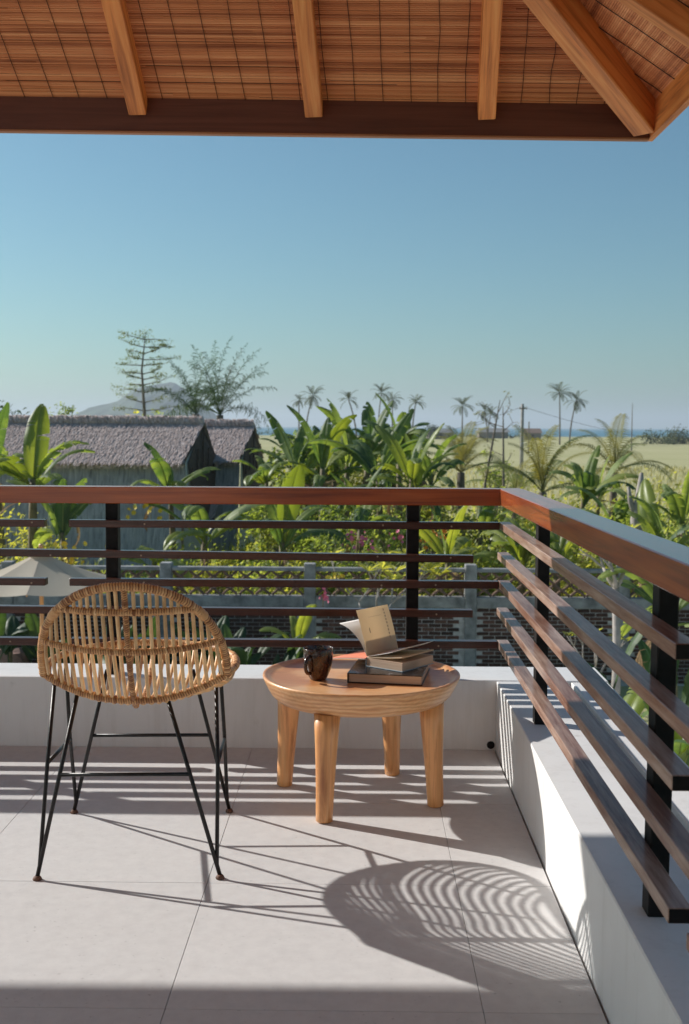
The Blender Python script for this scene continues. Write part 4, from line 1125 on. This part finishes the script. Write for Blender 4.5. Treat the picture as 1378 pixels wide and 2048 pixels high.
def house(px_end, ridge_y, Y, length, lab, seed, porch=False):
    rn = random.Random(seed); r = at(px_end, ridge_y, Y); zr = r.z-GZ; x1 = 0.; x0 = -length
    t = thing('thatched_house', lab, 'house', (r.x, Y, GZ), rad(-4))
    ef, ez_ = 2.5, zr-1.15           # lower edge of upper thatch: forward distance, height
    wf, wz = 2.75, .55
    mb = MB()
    thatch(mb, (x0, 0, zr), (x1+.05, 0, zr), (x0, -ef, ez_), (x1-.1, -ef, ez_), int(length*1700), .34, .017, rn, 9)
    thatch(mb, (x0, 0, zr), (x1+.05, 0, zr), (x0, ef, ez_), (x1-.1, ef, ez_), int(length*120), .4, .05, rn, 8)
    for k in range(int(length*60)):      # shaggy lower fringe
        x = rn.uniform(x0, x1-.1); l_ = rn.uniform(.08, .24)
        mb.add([(x-.05,-ef+.03,ez_+.03),(x+.05,-ef+.03,ez_+.03),(x+.03+rn.gauss(0,.02),-ef-.06,ez_-l_),(x-.02,-ef-.06,ez_-l_)], [(0,1,2,3)], rn.gauss(0,.14))
    stuff(mb.build('roof', M_TH, t))
    mb = MB(); pts = [(x0+length*i/40, 0, zr+.05+.03*math.sin(i*1.9)+rn.gauss(0,.012)) for i in range(41)]
    mb.tube(pts, [.15+rn.gauss(0,.012) for _ in pts], 8)
    for k in range(int(length*110)):
        x = rn.uniform(x0, x1); a = rn.uniform(-.3, 2.6); l_ = rn.uniform(.2, .4)
        mb.add([(x-.03,-math.sin(a)*.15,zr+.05+math.cos(a)*.16),(x+.03,-math.sin(a)*.15,zr+.05+math.cos(a)*.16),(x+.15*rn.random(),-math.sin(a+.9)*.3,zr+.05+math.cos(a+.9)*.2)], [(0,1,2)], rn.gauss(.05,.14))
    stuff(mb.build('ridge', M_TH, t, True))
    mb = MB(); thatch(mb, (x0, -ef+.28, ez_+.05), (x1-.12, -ef+.28, ez_+.05), (x0, -wf, wz), (x1-.14, -wf, wz), int(length*900), .5, .022, rn, 7)
    stuff(mb.build('thatch_wall', M_THW, t))
    # gable end: white lower wall, dark woven triangle, barge boards
    mb = MB(); gx = x1-.10
    mb.add([(gx, -ef+.32, ez_), (gx, 0, zr-.15), (gx, ef+.2, ez_), (gx, ef+.5, .3), (gx, -ef+.0, .3)], [(0,1,2,3,4)]); mb.build('gable_wall', M_WHITE, t)
    mb = MB()
    mb.add([(gx+.04, -ef+.55, ez_-.05), (gx+.04, -.1, zr-.14), (gx+.04, ef+.3, ez_-.25), (gx+.04, ef+.6, 1.3), (gx+.04, -ef+1.5, 1.3)], [(0,1,2,3,4)]); mb.build('gable_screen', M_GABLE, t)
    for sgn in (-1, 1):
        board('barge_board', (x1-.04, 0, zr-.08), (x1-.10, sgn*(ef+.06), ez_-.08), .05, .12, M_GABLE, t)
    for q in range(5):
        board('rafter', (gx+.08, -1.6+q*.8, ez_-.3-.1*abs(q-2)), (gx+.10, -1.6+q*.8, ez_+.9-.55*abs(q-2)), .05, .05, M_GABLE, t, (0,1,0))
    if porch:
        mb = MB(); thatch(mb, (x1-1.9, -ef-.1, ez_-.95), (x1-.6, -ef-.1, ez_-.95), (x1-2.2, -ef-1.0, ez_-1.75), (x1-.7, -ef-1.0, ez_-1.75), 900, .3, .03, rn, 8)
        stuff(mb.build('porch_roof', M_TH, t))
house(407, 845, 36, 9.5, 'nearer long thatched house at left with dark woven gable end', 1)
house(508, 850, 40.5, 6.5, 'farther thatched house peeking out behind the nearer gable', 2, True)

# ------------------------------------------------------------------ parasol, rock
M_CANV = leafmat('parasol_canvas', (.50,.44,.36), (.56,.50,.42), .25, .85, .1, (1, .97, .9))
c = at(82, 1110, 16.2); t = thing('garden_parasol', 'large beige canvas parasol on a wooden pole at lower left', 'parasol', (c.x, 16.2, GZ))
top = c.z-GZ; R_ = 1.18; drop = .40; rot0 = rad(-84)
def rim(k, rr=R_): a = rot0+k*PI/4; return Vector((math.cos(a)*rr, math.sin(a)*rr, top-drop*rr/R_))
apex = Vector((0, 0, top))
for k in range(8):
    mb = MB(); N = 7; vs = []
    for i in range(N+1):
        u = .1+.9*i/N
        for j in range(7):
            v_ = j/6; p = apex.lerp(rim(k), u).lerp(apex.lerp(rim(k+1), u), v_)
            sag = -.045*math.sin(PI*v_)*u*u - .05*math.sin(PI*u)*.6
            p = p + Vector((0, 0, sag+.05*(1-u)**2)); vs.append(p)
    mb.add(vs, [(i*7+j, i*7+j+1, (i+1)*7+j+1, (i+1)*7+j) for i in range(N) for j in range(6)])
    mb.build('canopy_panel', M_CANV, t, True)
    mb = MB(); mb.tube([apex+Vector((0,0,-.04)), rim(k, R_*.98)+Vector((0,0,-.03))], .011, 5); mb.build('rib', M_TLEG, t)
mb = MB()
for k in range(8):
    a = rot0+k*PI/4; a2 = a+PI/4
    mb.add([(0,0,top+.1), (math.cos(a)*.2, math.sin(a)*.2, top+.0), (math.cos((a+a2)/2)*.21, math.sin((a+a2)/2)*.21, top+.035), (math.cos(a2)*.2, math.sin(a2)*.2, top+.0)], [(0,1,2),(0,2,3)])
mb.build('vent_cap', M_CANV, t)
mb = MB(); mb.tube([(0,0,0), (0,0,top+.04)], .03, 10); mb.build('pole', M_TLEG, t, True)
mb = MB(); mb.lathe([(.001,top+.09),(.03,top+.10),(.035,top+.13),(.02,top+.16),(.001,top+.165)], 12); mb.build('finial', M_TLEG, t, True)
c = at(14, 1293, 18.9); bm = bmesh.new(); bmesh.ops.create_icosphere(bm, subdivisions=3, radius=1)
for v in bm.verts:
    d = v.co.copy(); v.co = Vector((d.x*.36, d.y*.3, max(-.6, d.z)*(c.z-GZ)*.62))*(1+.16*math.sin(d.x*5+1)*math.cos(d.z*4)+.08*math.sin(d.y*9))
me = bpy.data.meshes.new('garden_rock'); bm.to_mesh(me); bm.free(); me.materials.append(plain('pink_stone', (.36,.23,.20), .9, .3, 5, bmp=.4))
tag(link('garden_rock', me, None, (c.x, 18.9, GZ+(c.z-GZ)*.40)), 'pinkish weathered boulder at the left edge just above the parapet', 'rock')

# ------------------------------------------------------------------ utility pole, wires, thin mast
c = at(1045, 808, 88); t = thing('utility_pole', 'grey concrete utility pole standing in the field', 'pole', (c.x, 88, GZ)); hp_ = c.z-GZ
mb = MB(); mb.tube([(0,0,0),(0,0,hp_)], [.17,.12], 10); mb.build('pole', plain('pole_concrete', (.33,.31,.29), .9, .2, 3), t, True)
board('crossarm', (-.25, -.12, hp_-.35), (.35, -.12, hp_-.35), .08, .09, M_BARK, t)
for xx in (-.2, .1, .3):
    mb = MB(); mb.lathe([(.03,0),(.045,.03),(.03,.06),(.045,.09),(.02,.12)], 8); mb.build('insulator', M_WHITE, t, True, (xx, -.12, hp_-.30))
def wire(a, b_, sag, lab):
    a, b_ = Vector(a), Vector(b_); pts = [a.lerp(b_, i/14)-Vector((0,0,sag*4*(i/14)*(1-i/14))) for i in range(15)]
    mb = MB(); o0 = pts[0]; mb.tube([p-o0 for p in pts], .016, 4); tag(mb.build('power_line', M_POST, None, False, o0), lab, 'power line', 'power lines on the utility pole')
top_ = Vector((c.x, 87.9, c.z-.2))
wire(top_, at(700, 868, 190), 1.6, 'thin power line running left from the utility pole')
wire(top_, at(1500, 885, 120), 1.0, 'thin power line running right from the utility pole')
c = at(1265, 806, 230); mb = MB(); mb.tube([(0,0,0),(0,0,c.z-GZ)], [.14,.05], 6)
tag(mb.build('thin_mast', M_BARK, None, False, (c.x, 230, GZ)), 'very thin mast rising from the far field at right', 'mast')
c = at(1058, 850, 200); mb = MB(); mb.tube([(0,0,0),(0,0,c.z-GZ+.6)], [.12,.10], 6)
tag(mb.build('field_post', M_BARK, None, False, (c.x, 200, GZ)), 'short slim post in the field beside the utility pole', 'post')
# far huts
def hut(px, py, Y, w, h, rc, lab):
    c = at(px, py, Y); t = thing('beach_hut', lab, 'hut', (c.x, Y, GZ)); d = w*.35
    boxpart('wall', (-w/2, -d, 0), (w/2, d, h), plain('hut_wall', (.25,.21,.17), .9), t, 0)
    mb = MB(); mb.add([(-w*.58,-d*1.3,h-.1),(w*.58,-d*1.3,h-.1),(w*.5,0,h*1.6),(-w*.5,0,h*1.6),(-w*.58,d*1.3,h-.1),(w*.58,d*1.3,h-.1)], [(0,1,2,3),(3,2,5,4),(0,3,4),(1,5,2)])
    mb.build('roof', rc, t)
    mb = MB(); mb.box((-.5,-d-.05,0),(.5,-d+.01,h*.75)); mb.build('door', M_GABLE, t)
RC1 = plain('rusty_tin', (.30,.19,.14), .8); RC2 = plain('grey_tin', (.24,.23,.22), .8)
hut(1064, 862, 420, 6, 2.6, RC1, 'small tan hut by the sea right of the utility pole')
hut(790, 860, 400, 9, 2.8, RC1, 'reddish roofed beach hut behind the right part of the banana clump')
hut(985, 866, 480, 12, 2.6, RC2, 'long low grey beach hut left of the utility pole')
hut(880, 866, 440, 9, 2.4, RC2, 'low grey beach hut left of the small yellow palm')
# coastal scrub
rn = random.Random(5); mb = MB()
for k in range(150):
    px = rn.uniform(-40, 1400)
    if 1095 < px < 1330: continue
    Y = rn.uniform(470, 575) if px < 1330 else rn.uniform(300, 420)
    c = at(px, 860, Y); s_ = rn.uniform(1.2, 3.6) if px < 1020 else rn.uniform(.8, 2.2)
    leaf_cloud(mb, [((c.x+rn.gauss(0, 2), Y, GZ+s_*.5), s_)], 40, 1.0, rn, .55)
stuff(mb.build('coastal_scrub', L_FAR))
for (px, py, Y, w, h, lab, sd) in ((855, 850, 430, 9, 6, 'dark round tree on the shore left of the yellow palm', 1), (745, 856, 420, 8, 5, 'round tree on the shore behind the banana clump', 2), (1345, 868, 330, 14, 2.2, 'low scrubby mound of bushes at the right edge of the field', 3)):
    bush(px, py, Y, w, h, L_FAR, lab, 500+sd, .9, 90, 'shore_tree')
# ------------------------------------------------------------------ weeds and tall grass behind the wall
mb = MB(); rn = random.Random(9)
def blade(x, y, h, tint):
    a = rn.uniform(0, 6.28); w = rn.uniform(.010, .022)*(1+y/40); l_ = rn.uniform(.1, .5)*h
    dx, dy = math.cos(a), math.sin(a); e = (x+dx*l_, y+dy*l_, GZ+h*rn.uniform(.85, 1)); m_ = (x+dx*l_*.3, y+dy*l_*.3, GZ+h*.6)
    wx, wy = -dy*w, dx*w
    mb.add([(x-wx, y-wy, GZ), (x+wx, y+wy, GZ), (m_[0]+wx*.8, m_[1]+wy*.8, m_[2]), (m_[0]-wx*.8, m_[1]-wy*.8, m_[2]), e], [(0,1,2,3), (3,2,4)], tint)
for k in range(42000):
    y = 20.4+44*rn.random()**1.6; x = rn.uniform(-.34*y-1, .34*y+1)
    patch = math.sin(x*.9+y*.33)+math.sin(x*.37-y*.8+2)
    if y > 36 and rn.random() < (y-36)/30: continue
    hh = rn.uniform(.35, .95)*(1.25 if patch > .3 else .8)*(1 if y < 30 else .75)
    blade(x, y, hh, patch*.07+rn.gauss(0, .1))
stuff(mb.build('tall_grass', L_GRASS))
mb = MB()
for k in range(5000):
    y = rn.uniform(60, 130); x = rn.uniform(-.05*y, .34*y); blade(x, y, rn.uniform(.25, .6), rn.gauss(.15, .1))
stuff(mb.build('field_tufts', leafmat('dry_grass', (.42,.40,.2), (.6,.54,.3), .3, .8, .1, (1.2,1.1,.6), nsc=.1)))

# ------------------------------------------------------------------ haze
m_hz = bpy.data.materials.new('haze'); m_hz.use_nodes = True; nt = m_hz.node_tree; nt.nodes.clear()
oo = nd(nt, 'ShaderNodeOutputMaterial'); pv = nd(nt, 'ShaderNodeVolumePrincipled')
pv.inputs['Color'].default_value = (.80, .90, 1, 1); pv.inputs['Density'].default_value = .00024; pv.inputs['Anisotropy'].default_value = .2
nt.links.new(pv.outputs[0], oo.inputs['Volume'])
mb = MB(); mb.box((-15000, -100, GZ-4), (15000, 15000, 130))
hz = stuff(mb.build('haze', m_hz))
